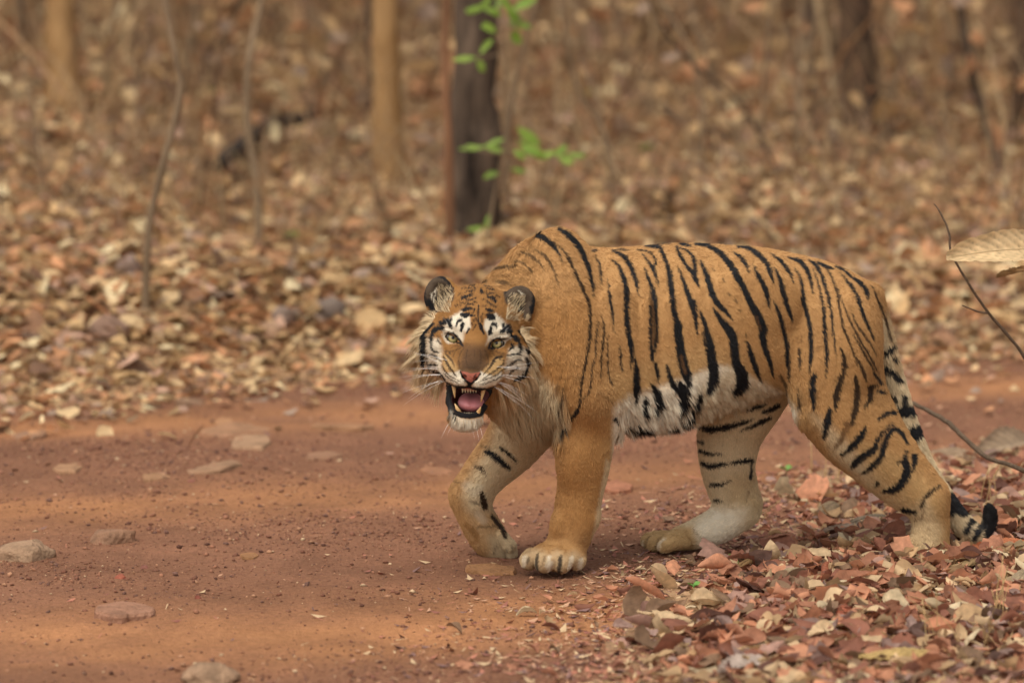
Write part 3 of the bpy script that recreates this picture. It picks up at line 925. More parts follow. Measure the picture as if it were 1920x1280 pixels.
# toe gaps
for _x, _y in ((984, 1052), (1030, 1052), (1034, 1062), (1072, 1054), (1090, 1056)): M0.stroke([(_x, _y - 8), (_x - 2, _y + 8)], 9, WHITE * .95, .6, 3)
M0.stroke([(1009, 1038), (1006, 1056), (1008, 1072)], [4, 8, 6], BLACK, 0.85)
M0.stroke([(1052, 1042), (1050, 1058), (1050, 1072)], [5, 9, 7], BLACK, 0.9)
M0.stroke([(992, 1046), (990, 1052)], 7, BLACK, 0.6)
M0.stroke([(1074, 1064), (1072, 1070)], 7, srgb(110, 60, 50), 0.7)
M0.stroke([(1022, 1042), (1018, 1056)], 3, DBRN, 0.5)

A = (980, 410, 3.047)
def SA(pts, w, col=BLACK, op=1.0): M0.frame(*A).stroke(pts, np.array(w) * 1.0, col, op)
SA([(195, 60), (250, 90), (310, 150), (350, 230), (375, 300), (390, 370), (397, 440)], [20, 34, 36, 30, 26, 20, 6])
SA([(40, 100), (90, 95), (130, 115), (170, 150), (200, 190), (220, 250)], [18, 30, 30, 26, 18, 4])
SA([(170, 130), (220, 170), (265, 240), (300, 320), (340, 400), (370, 470), (382, 560), (380, 660), (370, 750), (350, 860), (330, 960), (325, 1020)], [6, 12, 18, 18, 20, 20, 18, 18, 16, 14, 14, 10], DBRN * 0.5)
SA([(330, 1030), (300, 1100), (250, 1160), (228, 1195)], [14, 26, 28, 8])
SA([(65, 170), (110, 195), (150, 240), (180, 310), (205, 380)], [6, 16, 16, 12, 4], DBRN, 0.85)
SA([(425, 575), (415, 680), (415, 760), (395, 850), (385, 950), (365, 1005), (335, 1010)], [6, 11, 9, 9, 13, 11, 7], DBRN)
SA([(440, 540), (460, 600), (455, 700), (445, 800), (443, 890)], [4, 13, 13, 11, 5], DBRN * 0.6)
SA([(483, 650), (482, 760), (488, 860), (500, 920), (518, 948)], [4, 9, 11, 11, 5], DBRN)
SA([(405, 205), (430, 250), (440, 310), (445, 385)], [5, 15, 15, 5])
SA([(480, 340), (495, 440), (510, 540), (520, 650)], [5, 17, 17, 6])
SA([(500, 230), (545, 270), (575, 340), (590, 430), (588, 520), (595, 610), (612, 700), (620, 770), (612, 850)], [6, 20, 30, 32, 30, 30, 32, 26, 6])
SA([(552, 720), (556, 790), (565, 865)], [6, 20, 8])
SA([(640, 790), (645, 880), (648, 970), (640, 1030)], np.array([10, 32, 34, 14]) * 1.25)
SA([(510, 190), (560, 205), (600, 250), (630, 310), (650, 380), (657, 435)], [8, 24, 32, 30, 20, 5])
SA([(650, 180), (700, 185), (740, 210), (755, 240), (745, 270)], [8, 10, 12, 15, 18])
SA([(680, 200), (710, 240), (740, 280), (760, 330), (770, 380)], [6, 14, 26, 20, 5])
SA([(735, 420), (742, 560), (742, 700)], [30, 44, 40], BROWN * 0.6, 0.8)
SA([(690, 275), (710, 330), (735, 390), (750, 450), (760, 540), (765, 640), (755, 720), (735, 800)], [6, 20, 28, 32, 22, 18, 18, 20])
SA([(725, 500), (725, 620), (728, 720), (735, 800)], [18, 16, 18, 20])
SA([(755, 820), (768, 880), (770, 935)], [22, 24, 6])
SA([(690, 155), (740, 160), (775, 165), (800, 210), (825, 270), (840, 350), (850, 430), (860, 520), (885, 610), (900, 700), (920, 800), (940, 880), (945, 945)], [14, 24, 24, 24, 26, 36, 32, 30, 46, 36, 32, 40, 30])
SA([(870, 600), (880, 700), (890, 800), (915, 890), (945, 940)], [30, 28, 26, 22, 20])
SA([(900, 780), (925, 870)], 20, BROWN, 0.7)
SA([(865, 130), (910, 145), (955, 160)], [16, 24, 8])
SA([(870, 160), (890, 200), (920, 250), (960, 300), (990, 340), (1005, 385)], [16, 22, 22, 26, 20, 5])
SA([(890, 165), (940, 185), (970, 220), (978, 270), (985, 320)], [8, 16, 22, 24, 20])
SA([(880, 265), (910, 340), (935, 410), (965, 490), (985, 570), (995, 655)], [5, 20, 30, 36, 26, 6])
SA([(820, 830), (835, 890), (860, 950), (895, 990)], [10, 28, 34, 20])
SA([(890, 930), (915, 980), (905, 1050), (890, 1090)], np.array([20, 52, 42, 14]) * 1.25)
SA([(1005, 240), (1040, 310), (1065, 380), (1090, 440)], [6, 24, 34, 36])
SA([(1010, 520), (1030, 580), (1050, 640), (1070, 700), (1080, 790), (1085, 850), (1090, 920)], [8, 24, 26, 30, 52, 62, 52])
SA([(1025, 640), (1040, 720)], [12, 10])
SA([(735, 940), (760, 990), (770, 1040), (750, 1080)], np.array([12, 36, 38, 16]) * 1.25)
SA([(690, 1030), (680, 1090)], np.array([34, 24]) * 1.25)
SA([(600, 1160), (650, 1180), (700, 1170)], np.array([30, 46, 24]) * 1.25)
SA([(530, 1140), (545, 1165)], [24, 14])
SA([(770, 1220), (800, 1190), (840, 1160)], np.array([14, 36, 24]) * 1.25)
SA([(905, 1130), (915, 1200)], np.array([34, 30]) * 1.25)
SA([(1000, 1000), (960, 1080), (930, 1110)], np.array([32, 28, 22]) * 1.25)
SA([(1085, 900), (1050, 980)], [50, 32])
SA([(390, 178), (420, 180)], [12, 8]); SA([(500, 180), (560, 178), (600, 182)], [8, 12, 6])
SA([(980, 145), (1030, 152), (1070, 160)], [12, 18, 12]); SA([(780, 145), (830, 143)], [10, 8])
SA([(225, 860), (205, 930), (165, 1020)], [3, 6, 3], BROWN); SA([(240, 910), (225, 1000), (190, 1080), (150, 1150)], [5, 10, 13, 5], DBRN)
SA([(430, 985), (470, 1000), (510, 1040)], [8, 14, 10], BROWN, 0.5)  # leg crease: its shade put into the coat as a brown stroke
K = (860, 400, 5.818)
def SK(pts, w, col=DBRN, op=0.8): M0.frame(*K).stroke(pts, w, col, op)
SK([(400, 600), (470, 575), (540, 570), (620, 560)], [10, 36, 40, 20]); SK([(600, 510), (680, 530), (760, 590), (800, 640)], [20, 26, 26, 14])
SK([(680, 420), (760, 430), (840, 490), (900, 560), (930, 640)], [20, 40, 36, 24, 8]); SK([(290, 700), (300, 720)], 50)
SK([(400, 740), (470, 745), (540, 760)], [30, 52, 20])
Bf = (1300, 420, 2.909)
def SB(pts, w, col=BLACK, op=1.0): M0.frame(*Bf).stroke(pts, w, col, op)
SB([(40, 200), (75, 290), (95, 370), (130, 430), (175, 475), (208, 520)], [10, 26, 32, 32, 26, 6])
SB([(0, 105), (50, 110), (95, 130), (150, 165), (195, 220), (240, 290), (280, 360), (310, 430), (345, 490), (375, 560), (375, 610), (390, 680), (415, 750), (430, 830)], [16, 20, 26, 32, 36, 38, 36, 36, 46, 52, 42, 32, 28, 10])
SB([(340, 500), (365, 570)], 10, BROWN, 0.7)
SB([(0, 290), (25, 340)], [24, 5]); SB([(0, 420), (8, 520), (18, 600)], [20, 22, 5])
for q in ((160, 295, 12), (190, 375, 16), (225, 410, 16), (248, 465, 10), (105, 240, 8), (282, 598, 12)): SB([q[:2], (q[0] + 4, q[1] + 10)], q[2], DBRN, 0.7)
SB([(215, 150), (255, 185), (285, 225), (300, 265)], [8, 24, 22, 5])
SB([(235, 122), (290, 130), (340, 160), (385, 200), (415, 260), (435, 325)], [14, 22, 30, 28, 26, 5])
SB([(320, 220), (350, 280), (380, 330), (400, 390), (410, 455)], [6, 26, 30, 28, 5])
SB([(105, 455), (140, 510), (180, 560), (210, 610), (220, 680), (230, 750), (262, 830), (235, 900)], [8, 34, 46, 52, 52, 48, 70, 50])
SB([(270, 860), (215, 905)], [60, 36])
SB([(30, 470), (60, 540), (75, 620), (85, 700), (105, 780), (110, 840), (80, 910)], [8, 26, 28, 36, 58, 52, 26])
SB([(50, 620), (55, 660)], [10, 6], DBRN)
SB([(290, 640), (310, 700), (335, 780), (365, 855)], [14, 32, 32, 12])
SB([(435, 235), (465, 290), (485, 360), (505, 430), (530, 500), (537, 540)], [8, 24, 30, 30, 20, 5])
SB([(415, 160), (460, 190), (500, 235), (525, 275), (540, 315)], [6, 18, 22, 20, 5])
SB([(440, 420), (470, 500), (490, 580), (505, 650), (512, 740), (520, 850)], [8, 26, 26, 28, 28, 8])
SB([(550, 240), (585, 310), (595, 400), (615, 480), (635, 560), (640, 650), (640, 720), (630, 800)], [6, 20, 24, 24, 26, 26, 26, 10])
SB([(510, 180), (570, 200), (610, 240), (635, 300), (650, 380)], [10, 24, 26, 20, 5])
SB([(575, 675), (578, 740), (577, 790)], [12, 20, 5], DBRN); SB([(590, 600), (585, 640)], 5, BROWN)
SB([(655, 820), (640, 880), (648, 950), (650, 1005)], [30, 36, 26, 5])
SB([(620, 195), (665, 225), (700, 290), (725, 370), (745, 450), (755, 540), (765, 620), (775, 720)], [10, 22, 22, 18, 18, 13, 12, 5])
SB([(650, 240), (680, 330), (695, 400), (710, 500), (715, 600), (725, 700), (720, 840)], [5, 11, 15, 19, 19, 24, 5])
SB([(670, 205), (720, 230), (760, 245)], [14, 22, 10])
SB([(725, 240), (760, 310), (785, 400), (800, 480), (815, 560), (840, 620), (870, 700), (890, 770)], [12, 13, 11, 11, 13, 13, 9, 5], DBRN * 0.7)
SB([(745, 270), (790, 380), (800, 470), (820, 540)], [6, 9, 9, 5], DBRN)
SB([(770, 228), (820, 255), (865, 300)], [12, 18, 8]); SB([(795, 265), (850, 330), (890, 400), (920, 480), (950, 550), (980, 620)], [6, 18, 24, 22, 18, 10])
SB([(870, 290), (910, 325), (940, 370), (945, 400)], [16, 26, 28, 10])
SB([(860, 470), (885, 540), (930, 600), (970, 660), (1000, 710)], [5, 11, 13, 11, 8], DBRN)
SB([(800, 380), (830, 470), (860, 540), (900, 620), (950, 700), (990, 770), (1010, 800)], [5, 9, 11, 13, 15, 11, 5], DBRN)
SB([(865, 590), (900, 650), (945, 730), (985, 790)], [6, 11, 15, 8], DBRN); SB([(885, 720), (920, 790), (940, 850)], [8, 22, 10], DBRN)
SB([(800, 670), (820, 740), (815, 810), (790, 870), (775, 940), (770, 1010)], [10, 28, 28, 36, 38, 10], DBRN * 0.6)
SB([(880, 820), (890, 900), (880, 1000), (860, 1080)], [14, 36, 36, 26], DBRN * 0.7)
SB([(985, 800), (1025, 860)], [14, 18]); SB([(1000, 870), (965, 885), (960, 950), (930, 990)], [14, 32, 28, 12], DBRN * 0.7); SB([(1005, 905), (1040, 910)], [22, 18])
SB([(470, 820), (495, 870), (500, 920)], [14, 26, 12], DBRN, 0.8); SB([(565, 880), (575, 980)], [8, 20], DBRN)
Cf = (1460, 640, 3.048)
def SC(pts, w, col=BLACK, op=1.0, cv=None): (cv or M0).frame(*Cf).stroke(pts, np.array(w) * (1.0 if cv else 1.04), col, op)
SC([(290, 380), (275, 450), (255, 540)], [20, 46, 26])
SC([(390, 470), (360, 540), (320, 600)], [40, 34, 14], BROWN, 0.8)
SC([(490, 490), (455, 550), (410, 600), (355, 645)], [24, 42, 42, 14])
SC([(660, 400), (610, 405), (565, 445)], [24, 28, 12])
SC([(650, 465), (600, 500), (560, 560), (540, 610), (490, 640), (440, 680), (410, 710)], [10, 17, 22, 38, 38, 42, 18])
SC([(730, 575), (700, 520), (660, 495), (620, 530), (600, 580), (585, 640), (550, 690), (500, 730), (465, 750)], [16, 24, 28, 32, 30, 32, 32, 26, 10])
SC([(725, 620), (715, 660), (680, 690)], [12, 28, 14]); SC([(725, 690), (725, 750), (700, 800), (660, 840), (590, 850)], [40, 52, 42, 46, 16])
SC([(560, 805), (545, 820)], [26, 16]); SC([(770, 650), (770, 700), (755, 740)], [38, 26, 8])
SC([(920, 820), (870, 850), (830, 890), (810, 940)], [16, 22, 24, 20], DBRN * 0.7); SC([(700, 955), (770, 970)], [24, 28]); SC([(770, 1020), (810, 1000), (830, 960)], [8, 12, 10], BROWN, 0.7)

# ---- tail
M5 = Canvas(1600, 520, 1900, 1050, CREAM * 0.95)
M5.poly([(1600, 500), (1670, 520), (1662, 590), (1640, 600), (1600, 620)], ORANGE, 1.0, 10)
M5.poly([(1640, 560), (1660, 600), (1676, 700), (1690, 700), (1690, 560)], ORANGE * .8, 0.5, 6)
for q, w in (([(565, 60), (610, 60), (655, 25)], 36), ([(660, 85), (668, 100)], 26), ([(590, 150), (640, 165), (690, 215)], 38), ([(625, 300), (660, 320)], 34), ([(715, 310), (720, 360)], 32),
             ([(670, 405), (705, 395), (750, 385)], 70), ([(720, 545), (800, 500)], 84), ([(815, 680), (860, 740), (900, 785)], 50), ([(930, 900), (990, 890), (1040, 950)], 84), ([(960, 960), (1030, 930)], 70),
             ([(1060, 1075), (1098, 1015)], 38), ([(1105, 1115), (1148, 1055)], 42), ([(1215, 1130), (1222, 1040), (1212, 940)], 120), ([(870, 830), (930, 870)], 40)):
    SC(q, w, BLACK * 1.3, 1.0, M5)
M5.frame(*Bf).stroke([(998, 540), (998, 570)], 36, BLACK)
M5.frame(*Bf).stroke([(960, 340), (1010, 430), (1050, 530), (1072, 620)], [16, 16, 14, 12], DBRN)

# ---- far hind leg
M4 = Canvas(1180, 640, 1520, 1060, CREAM * 1.02)
M4.poly([(1300, 640), (1520, 640), (1520, 790), (1420, 770), (1310, 790)], CREAM * 0.92, 0.9, 20)
M4.poly([(1360, 890), (1430, 880), (1440, 960), (1400, 960), (1370, 940)], PALE * 0.9, 0.5, 16)
M4.poly([(1295, 990), (1335, 950), (1400, 955), (1390, 1010), (1330, 1040), (1310, 1010)], WHITE * .95, 0.85, 20)
M4.poly([(1190, 990), (1300, 985), (1310, 1035), (1190, 1040)], PALE * 0.95, 0.9, 8)
Df = (1160, 700, 3.556)
def SD(pts, w, col=BLACK, op=1.0): M4.frame(*Df).stroke(pts, w, col, op)
SD([(530, 345), (600, 365), (680, 360), (760, 345), (840, 320), (900, 300)], [20, 42, 42, 38, 28, 8])
SD([(810, 380), (870, 355), (950, 320), (1010, 290)], [8, 22, 32, 26]); SD([(860, 245), (930, 215), (980, 195)], [14, 36, 28]); SD([(960, 250), (1020, 235), (1070, 205)], [20, 32, 32])
SD([(525, 440), (560, 455)], [18, 22]); SD([(540, 505), (590, 525), (690, 530)], [22, 28, 6])
SD([(555, 590), (600, 612), (670, 605), (740, 595), (800, 582), (890, 575)], [28, 38, 32, 18, 28, 32])
SD([(612, 735), (670, 737), (750, 712)], [26, 28, 8]); SD([(640, 840), (690, 845)], [26, 8]); SD([(885, 600), (880, 690)], [14, 22]); SD([(865, 770), (850, 850)], [10, 8], BROWN, 0.6)
SD([(500, 1030), (540, 1080), (600, 1130)], [8, 10, 6], BROWN, 0.6)
SD([(255, 1170), (262, 1115), (305, 1078)], [10, 9, 6], DBRN, 0.7); SD([(185, 1160), (192, 1110), (225, 1075)], [8, 8, 5], DBRN, 0.6); SD([(170, 1150), (165, 1110)], 16, WHITE, 0.6); SD([(280, 1170), (275, 1130), (310, 1100)], 18, WHITE, 0.6)  # dark strokes: shade in the toe grooves painted on; white strokes: fur
# ---- far front leg
M2 = Canvas(820, 700, 1100, 1080, CREAM * 0.95)
M2.poly([(850, 790), (935, 780), (925, 830), (890, 880), (870, 930), (885, 1000), (930, 1060), (820, 1060), (820, 800)], ORANGE * .95, 0.95, 16)
M2.poly([(860, 960), (960, 950), (960, 1020), (900, 1040), (870, 1000)], ORANGE * .95, .75, 14)
M2.poly([(915, 1005), (950, 990), (990, 1000), (990, 1080), (930, 1080)], CREAM * 0.85, 0.8, 12)
Ef = (800, 740, 3.555)
def SE(pts, w, col=BLACK, op=1.0): M2.frame(*Ef).stroke(pts, w, col, op)
M2.frame(*Ef).stroke([(270, 600), (310, 640), (360, 620)], [60, 70, 50], WHITE * 0.75, 0.3, 12); M2.frame(*Ef).stroke([(340, 790), (375, 830)], [50, 50], WHITE * 0.75, 0.35, 12)
SE([(400, 375), (450, 400), (500, 445), (555, 485)], [30, 42, 42, 26]); SE([(495, 345), (550, 395), (600, 440)], [14, 26, 22]); SE([(625, 240), (670, 285), (705, 310)], [14, 36, 26])
SE([(330, 470), (370, 490), (400, 530)], [14, 22, 8], DBRN); SE([(370, 660), (385, 740)], [36, 46], DBRN * .6); SE([(430, 800), (490, 880), (520, 940)], [22, 34, 24], DBRN * .6)
SE([(170, 560), (240, 590)], [16, 10], DBRN, .5); SE([(280, 700), (340, 720), (390, 700)], [12, 20, 14], DBRN, .6); SE([(330, 880), (420, 870), (480, 850)], [12, 20, 16], DBRN, .55); SE([(440, 1060), (470, 1000)], 10, DBRN, .6); SE([(520, 1075), (530, 1020)], 10, DBRN, .6); SE([(570, 1050), (560, 990)], 9, DBRN, .6); SE([(360, 330), (420, 350)], [10, 16], DBRN, .7)
SE([(260, 860), (320, 920), (330, 960)], [30, 50, 30], DEEP * 0.7, 0.7)

# ---- head
M6 = Canvas(740, 480, 1070, 850, ORANGE * 0.98)
M6.a[:] = M0.frame().a[int(80 * 2):int(80 * 2) + M6.h, 0:M6.w]
M6.poly([(810, 520), (1000, 520), (1010, 640), (960, 760), (840, 760), (790, 640)], DEEP * .86, 1.0, 10)
Hf = (740, 480, 3.656); Jf = (780, 500, 6.4)
def PH(pts, col, op=1.0, soft=3.0): M6.frame(*Hf).poly(pts, col, op, soft)
def SH(pts, w, col=BLACK, op=1.0): M6.frame(*Hf).stroke(pts, w, col, op, 1.3)
def SJ(pts, w, col=BLACK, op=1.0): M6.frame(*Jf).stroke(pts, np.array(w) * 1.2, col, op, 1.1)
PH([(60, 600), (190, 470), (232, 520), (225, 700), (230, 800), (300, 850), (350, 860), (345, 930), (240, 920), (90, 820)], CREAM * 0.95, 0.95, 8)
PH([(240, 560), (310, 570), (330, 650), (320, 740), (340, 830), (260, 830), (225, 740), (225, 640)], WHITE * 0.8, 0.8, 5)
PH([(905, 500), (990, 650), (1010, 830), (1080, 920), (1100, 1120), (980, 1180), (880, 1010), (740, 930), (745, 840), (840, 760), (900, 700)], CREAM * 1.02, 0.97, 8)
PH([(780, 640), (850, 610), (900, 640), (890, 760), (800, 850), (750, 860), (760, 740)], WHITE * 0.85, 0.85, 5)
PH([(330, 500), (385, 425), (455, 380), (515, 420), (522, 490), (485, 530), (470, 592), (430, 560), (385, 530), (345, 540), (362, 580), (420, 596), (360, 600), (335, 560)], WHITE * .9, .95, 3)
PH([(612, 490), (618, 440), (690, 395), (745, 450), (790, 530), (795, 575), (755, 565), (720, 560), (660, 575), (622, 615), (640, 550)], WHITE * .9, .95, 3)
PH([(735, 570), (770, 575), (745, 620), (705, 632), (730, 605)], WHITE * 0.9, 0.9, 1.5)
PH([(470, 520), (620, 530), (640, 600), (470, 600)], DEEP * .85, 0.9, 8)
PH([(430, 615), (660, 625), (650, 740), (600, 800), (445, 785), (420, 690)], np.array([0.13, 0.062, 0.024]), 0.85, 10)
PH([(505, 700), (590, 700), (612, 740), (592, 800), (455, 785), (468, 730)], np.array([0.060, 0.036, 0.019]), 0.85, 12)
PH([(480, 600), (620, 605), (640, 680), (600, 760), (470, 755), (450, 680)], np.array([0.085, 0.042, 0.018]), 0.8, 14)
PH([(360, 640), (470, 620), (450, 720), (400, 730), (350, 690)], DEEP * 0.62, 0.8, 6); PH([(640, 640), (760, 670), (720, 730), (640, 740)], DEEP * 0.62, 0.8, 6)
PH([(335, 670), (380, 690), (440, 780), (400, 820), (335, 770)], PALE * 0.85, 0.85, 4); PH([(740, 690), (690, 690), (600, 790), (640, 830), (740, 790)], PALE * 0.85, 0.85, 4)
PH([(415, 795), (448, 782), (478, 840), (500, 888), (440, 888), (360, 862), (325, 790), (360, 800)], WHITE * 0.92, 0.95, 3)
PH([(610, 800), (590, 790), (555, 850), (530, 892), (600, 905), (690, 885), (735, 830), (730, 790), (680, 820)], WHITE * 0.92, 0.95, 3)
SH([(335, 685), (370, 750), (425, 825)], [10, 18, 8], DBRN * .7); SH([(350, 670), (392, 715), (412, 760)], [14, 14, 6], DBRN, .9); SH([(330, 750), (360, 805), (450, 860)], [8, 9, 4], DBRN * .7); SH([(335, 800), (370, 835), (440, 872)], [6, 8, 4], DBRN * .7)
SH([(735, 690), (690, 700), (655, 755), (605, 815)], [14, 18, 16, 6], DBRN * .7); SH([(745, 735), (690, 780), (600, 845)], [12, 14, 5], DBRN * .7); SH([(735, 780), (680, 820), (570, 865)], [10, 10, 4], DBRN * .7); SH([(735, 815), (680, 850), (580, 880)], [8, 8, 4], DBRN * .7)
for q in ((350, 655), (378, 665), (700, 690), (722, 705), (680, 720), (745, 715)): SH([q, (q[0] + 3, q[1] + 3)], 13, BLACK, .8)
for p_, w_ in (([(478, 625), (455, 660), (440, 700), (446, 750)], 6), ([(500, 640), (490, 680), (492, 730)], 6), ([(455, 625), (420, 650), (400, 690)], 6), ([(545, 645), (548, 690)], 5), ([(585, 645), (592, 690), (586, 735)], 6), ([(612, 640), (632, 670), (640, 715), (628, 760)], 6), ([(640, 640), (672, 662), (690, 690)], 6), ([(425, 640), (385, 655), (355, 650)], 6), ([(665, 645), (710, 660), (750, 672)], 6), ([(430, 730), (452, 770)], 6), ([(620, 740), (598, 780)], 6), ([(500, 760), (540, 765)], 5)):
    SH(p_, w_, DBRN * .8, .75)  # snarl wrinkles: shade of the skin folds painted as dark lines
# nose leather
PH([(448, 785), (490, 792), (520, 803), (550, 800), (585, 793), (588, 815), (555, 850), (520, 872), (490, 852), (458, 818)], srgb(180, 104, 84) * .72, 1.0, 1.2)
SH([(450, 792), (468, 830), (500, 864), (512, 888)], [12, 15, 15, 20]); SH([(587, 805), (562, 845), (530, 868), (512, 890)], [10, 12, 14, 20]); SH([(512, 868), (510, 895)], [16, 30]); SH([(470, 806), (490, 822)], [8, 10], BLACK, .8); SH([(560, 812), (545, 826)], [8, 10], BLACK, .8); SH([(500, 815), (540, 840)], 6, DBRN, .35)
SH([(455, 780), (520, 797), (585, 788)], [5, 8, 5], np.array([.10, .07, .05]), .7)
# mouth: black lips
PH([(325, 855), (352, 855), (408, 1075), (380, 1090), (330, 960)], BLACK * 2, 1.0, 2)
PH([(350, 858), (365, 930), (385, 1010), (405, 1070), (450, 1103), (520, 1114), (590, 1096), (630, 1050), (662, 990), (705, 930), (728, 865), (690, 888), (640, 904), (510, 893), (400, 880)], BLACK, 1.0, 1.6)
PH([(385, 1055), (410, 1085), (455, 1112), (520, 1122), (592, 1106), (640, 1060), (640, 1130), (560, 1200), (470, 1195), (395, 1140)], WHITE * 0.85, 0.95, 3)
for i in range(22):
    qx, qy = 430 + random.random() * 160, 1112 + random.random() * 32
    SH([(qx, qy), (qx + random.uniform(-4, 4), qy + 8)], 5, BLACK, .18)
SH([(400, 1075), (450, 1098), (520, 1106), (590, 1092), (632, 1050)], [14, 14, 14, 14, 14])
# eyes: black lids and tear marks
SH([(355, 535), (385, 528), (415, 540), (440, 570), (460, 602)], [6, 10, 12, 14, 16]); SH([(362, 552), (390, 584), (440, 596)], [6, 8, 12]); SH([(455, 600), (470, 620)], [20, 8])
SH([(645, 628), (662, 588), (705, 566), (745, 572), (765, 570)], [20, 13, 12, 10, 4]); SH([(650, 632), (700, 632), (738, 610)], [22, 9, 6])
SH([(375, 632), (430, 615), (520, 640)], [5, 9, 5], BROWN, .8); SH([(600, 640), (680, 650), (760, 690)], [5, 9, 5], BROWN, .8)
# cheek bars
SH([(272, 468), (238, 490), (218, 550), (215, 620), (205, 700), (200, 765)], [20, 32, 30, 26, 24, 22]); SH([(335, 498), (288, 505), (264, 540), (255, 595)], [28, 36, 26, 12]); SH([(318, 465), (362, 448)], [30, 26])
SH([(300, 550), (300, 585), (330, 605)], [8, 10, 6]); SH([(258, 600), (262, 640), (305, 662)], [12, 14, 8]); SH([(250, 670), (290, 690), (320, 720)], [14, 12, 8]); SH([(250, 740), (300, 745)], [16, 8]); SH([(270, 790), (310, 800), (345, 850)], [18, 14, 12]); SH([(225, 640), (230, 720), (250, 790)], [10, 14, 14], BLACK, .7)
SH([(842, 518), (880, 550), (902, 590), (892, 655)], [14, 40, 42, 22]); SH([(812, 555), (846, 590), (852, 655), (820, 672), (760, 682)], [32, 26, 16, 12, 8]); SH([(800, 600), (800, 630), (778, 652)], [14, 18, 8])
SH([(770, 490), (790, 520), (797, 555)], [22, 28, 20]); SH([(880, 680), (892, 740), (860, 800), (820, 850)], [16, 28, 26, 20]); SH([(850, 700), (790, 740), (750, 770)], [10, 12, 8]); SH([(830, 760), (780, 800)], [14, 10]); SH([(910, 700), (905, 770)], [12, 18], BLACK, .7); SH([(800, 880), (760, 890)], [20, 12], BLACK, .7)
# forehead
for p_, w_ in (([(545, 525), (600, 510), (680, 505)], [20, 42, 20]), ([(550, 580), (590, 585), (630, 570)], [40, 56, 32]), ([(545, 390), (580, 380), (620, 360), (680, 350)], [26, 40, 18, 14]), ([(590, 410), (660, 400), (720, 380)], [8, 16, 16]),
               ([(840, 515), (880, 530), (930, 545)], [24, 40, 16]), ([(855, 585), (895, 605), (930, 622)], [36, 72, 44]), ([(860, 370), (910, 385), (955, 425)], [24, 42, 30]), ([(830, 420), (880, 445), (930, 470)], [8, 14, 8]),
               ([(750, 470), (745, 600), (752, 690), (772, 760)], [16, 14, 16, 10]), ([(640, 580), (700, 590)], [22, 16]), ([(700, 500), (690, 560)], [12, 10]), ([(770, 690), (790, 750), (815, 805)], [30, 30, 20]), ([(640, 740), (605, 800)], [18, 12]),
               ([(720, 700), (680, 760)], [12, 8]), ([(425, 630), (405, 680), (430, 740)], [30, 42, 26]), ([(548, 640), (502, 660), (485, 720)], [32, 26, 12]), ([(562, 690), (538, 775)], [42, 22]), ([(378, 645), (310, 690)], [46, 52]),
               ([(915, 690), (955, 708), (965, 740)], [30, 36, 16]), ([(895, 735), (885, 800)], [36, 42]), ([(1040, 700), (1052, 760), (1010, 792)], [34, 46, 32]), ([(1100, 725), (1112, 785)], [52, 44]), ([(550, 270), (620, 265), (720, 260)], [12, 16, 14]),
               ([(560, 315), (640, 300), (710, 295)], [8, 12, 10]), ([(780, 285), (785, 310)], 34), ([(850, 340), (960, 330)], [14, 12]), ([(840, 270), (940, 290)], [14, 12]), ([(590, 470), (660, 450), (710, 460)], [10, 14, 8]), ([(790, 480), (850, 470)], [10, 8])):
    SJ(p_, w_)
for p_, w_ in (([(500, 345), (560, 335)], [14, 10]), ([(520, 430), (570, 440), (640, 430)], [10, 14, 10]), ([(960, 360), (1000, 380)], [18, 12]), ([(900, 470), (960, 490)], [14, 14]), ([(640, 330), (700, 325)], [12, 10]), ([(800, 330), (850, 310)], [12, 10]), ([(690, 420), (735, 430)], [16, 10]), ([(790, 400), (830, 395)], [14, 10]), ([(480, 480), (530, 470)], [12, 16]), ([(600, 235), (700, 232)], [10, 14]), ([(820, 235), (920, 245)], [14, 10]), ([(720, 610), (735, 660)], [12, 10]), ([(800, 560), (790, 600)], [14, 8])):
    SJ(p_, w_, DBRN * .5, .9)
for q in ((690, 640), (670, 680), (715, 620), (780, 600), (790, 640), (740, 560)): SJ([q, (q[0] + 4, q[1] + 14)], 26, BROWN * .7, .8)
# ears
EARC = np.array([0.080, 0.054, 0.034])
PH([(203, 200), (240, 138), (290, 132), (350, 162), (408, 230), (405, 300), (330, 385), (255, 400), (222, 330), (203, 250)], EARC, 1.0, 2.5)
PH([(742, 258), (790, 203), (860, 168), (922, 192), (960, 250), (952, 320), (940, 400), (930, 445), (880, 430), (805, 372), (755, 320)], EARC, 1.0, 2.5)
SH([(222, 340), (203, 260), (205, 200), (240, 140), (290, 134), (350, 164), (404, 228)], [20, 20, 26, 28, 28, 20, 10]); SH([(752, 262), (790, 206), (860, 170), (920, 192), (957, 250), (950, 320), (938, 390)], [10, 20, 28, 30, 26, 22, 22])
SH([(235, 310), (260, 350), (310, 325)], [30, 40, 40]); SH([(812, 340), (850, 375), (870, 400)], [40, 56, 30]); SH([(932, 350), (935, 385)], [20, 14])
for e0 in ((300, 210), (325, 230), (275, 240), (290, 260)): SH([e0, (e0[0] - 22, e0[1] + 26), (e0[0] - 20, e0[1] + 60)], [4, 7, 4], WHITE * .95, .95)
for e0 in ((840, 235), (860, 250), (815, 260), (830, 275)): SH([e0, (e0[0] + 26, e0[1] + 22), (e0[0] + 28, e0[1] + 60)], [4, 7, 4], WHITE * .95, .95)
SH([(255, 390), (280, 400)], 22, CREAM, .7); SH([(915, 410), (900, 440)], 26, CREAM, .7)
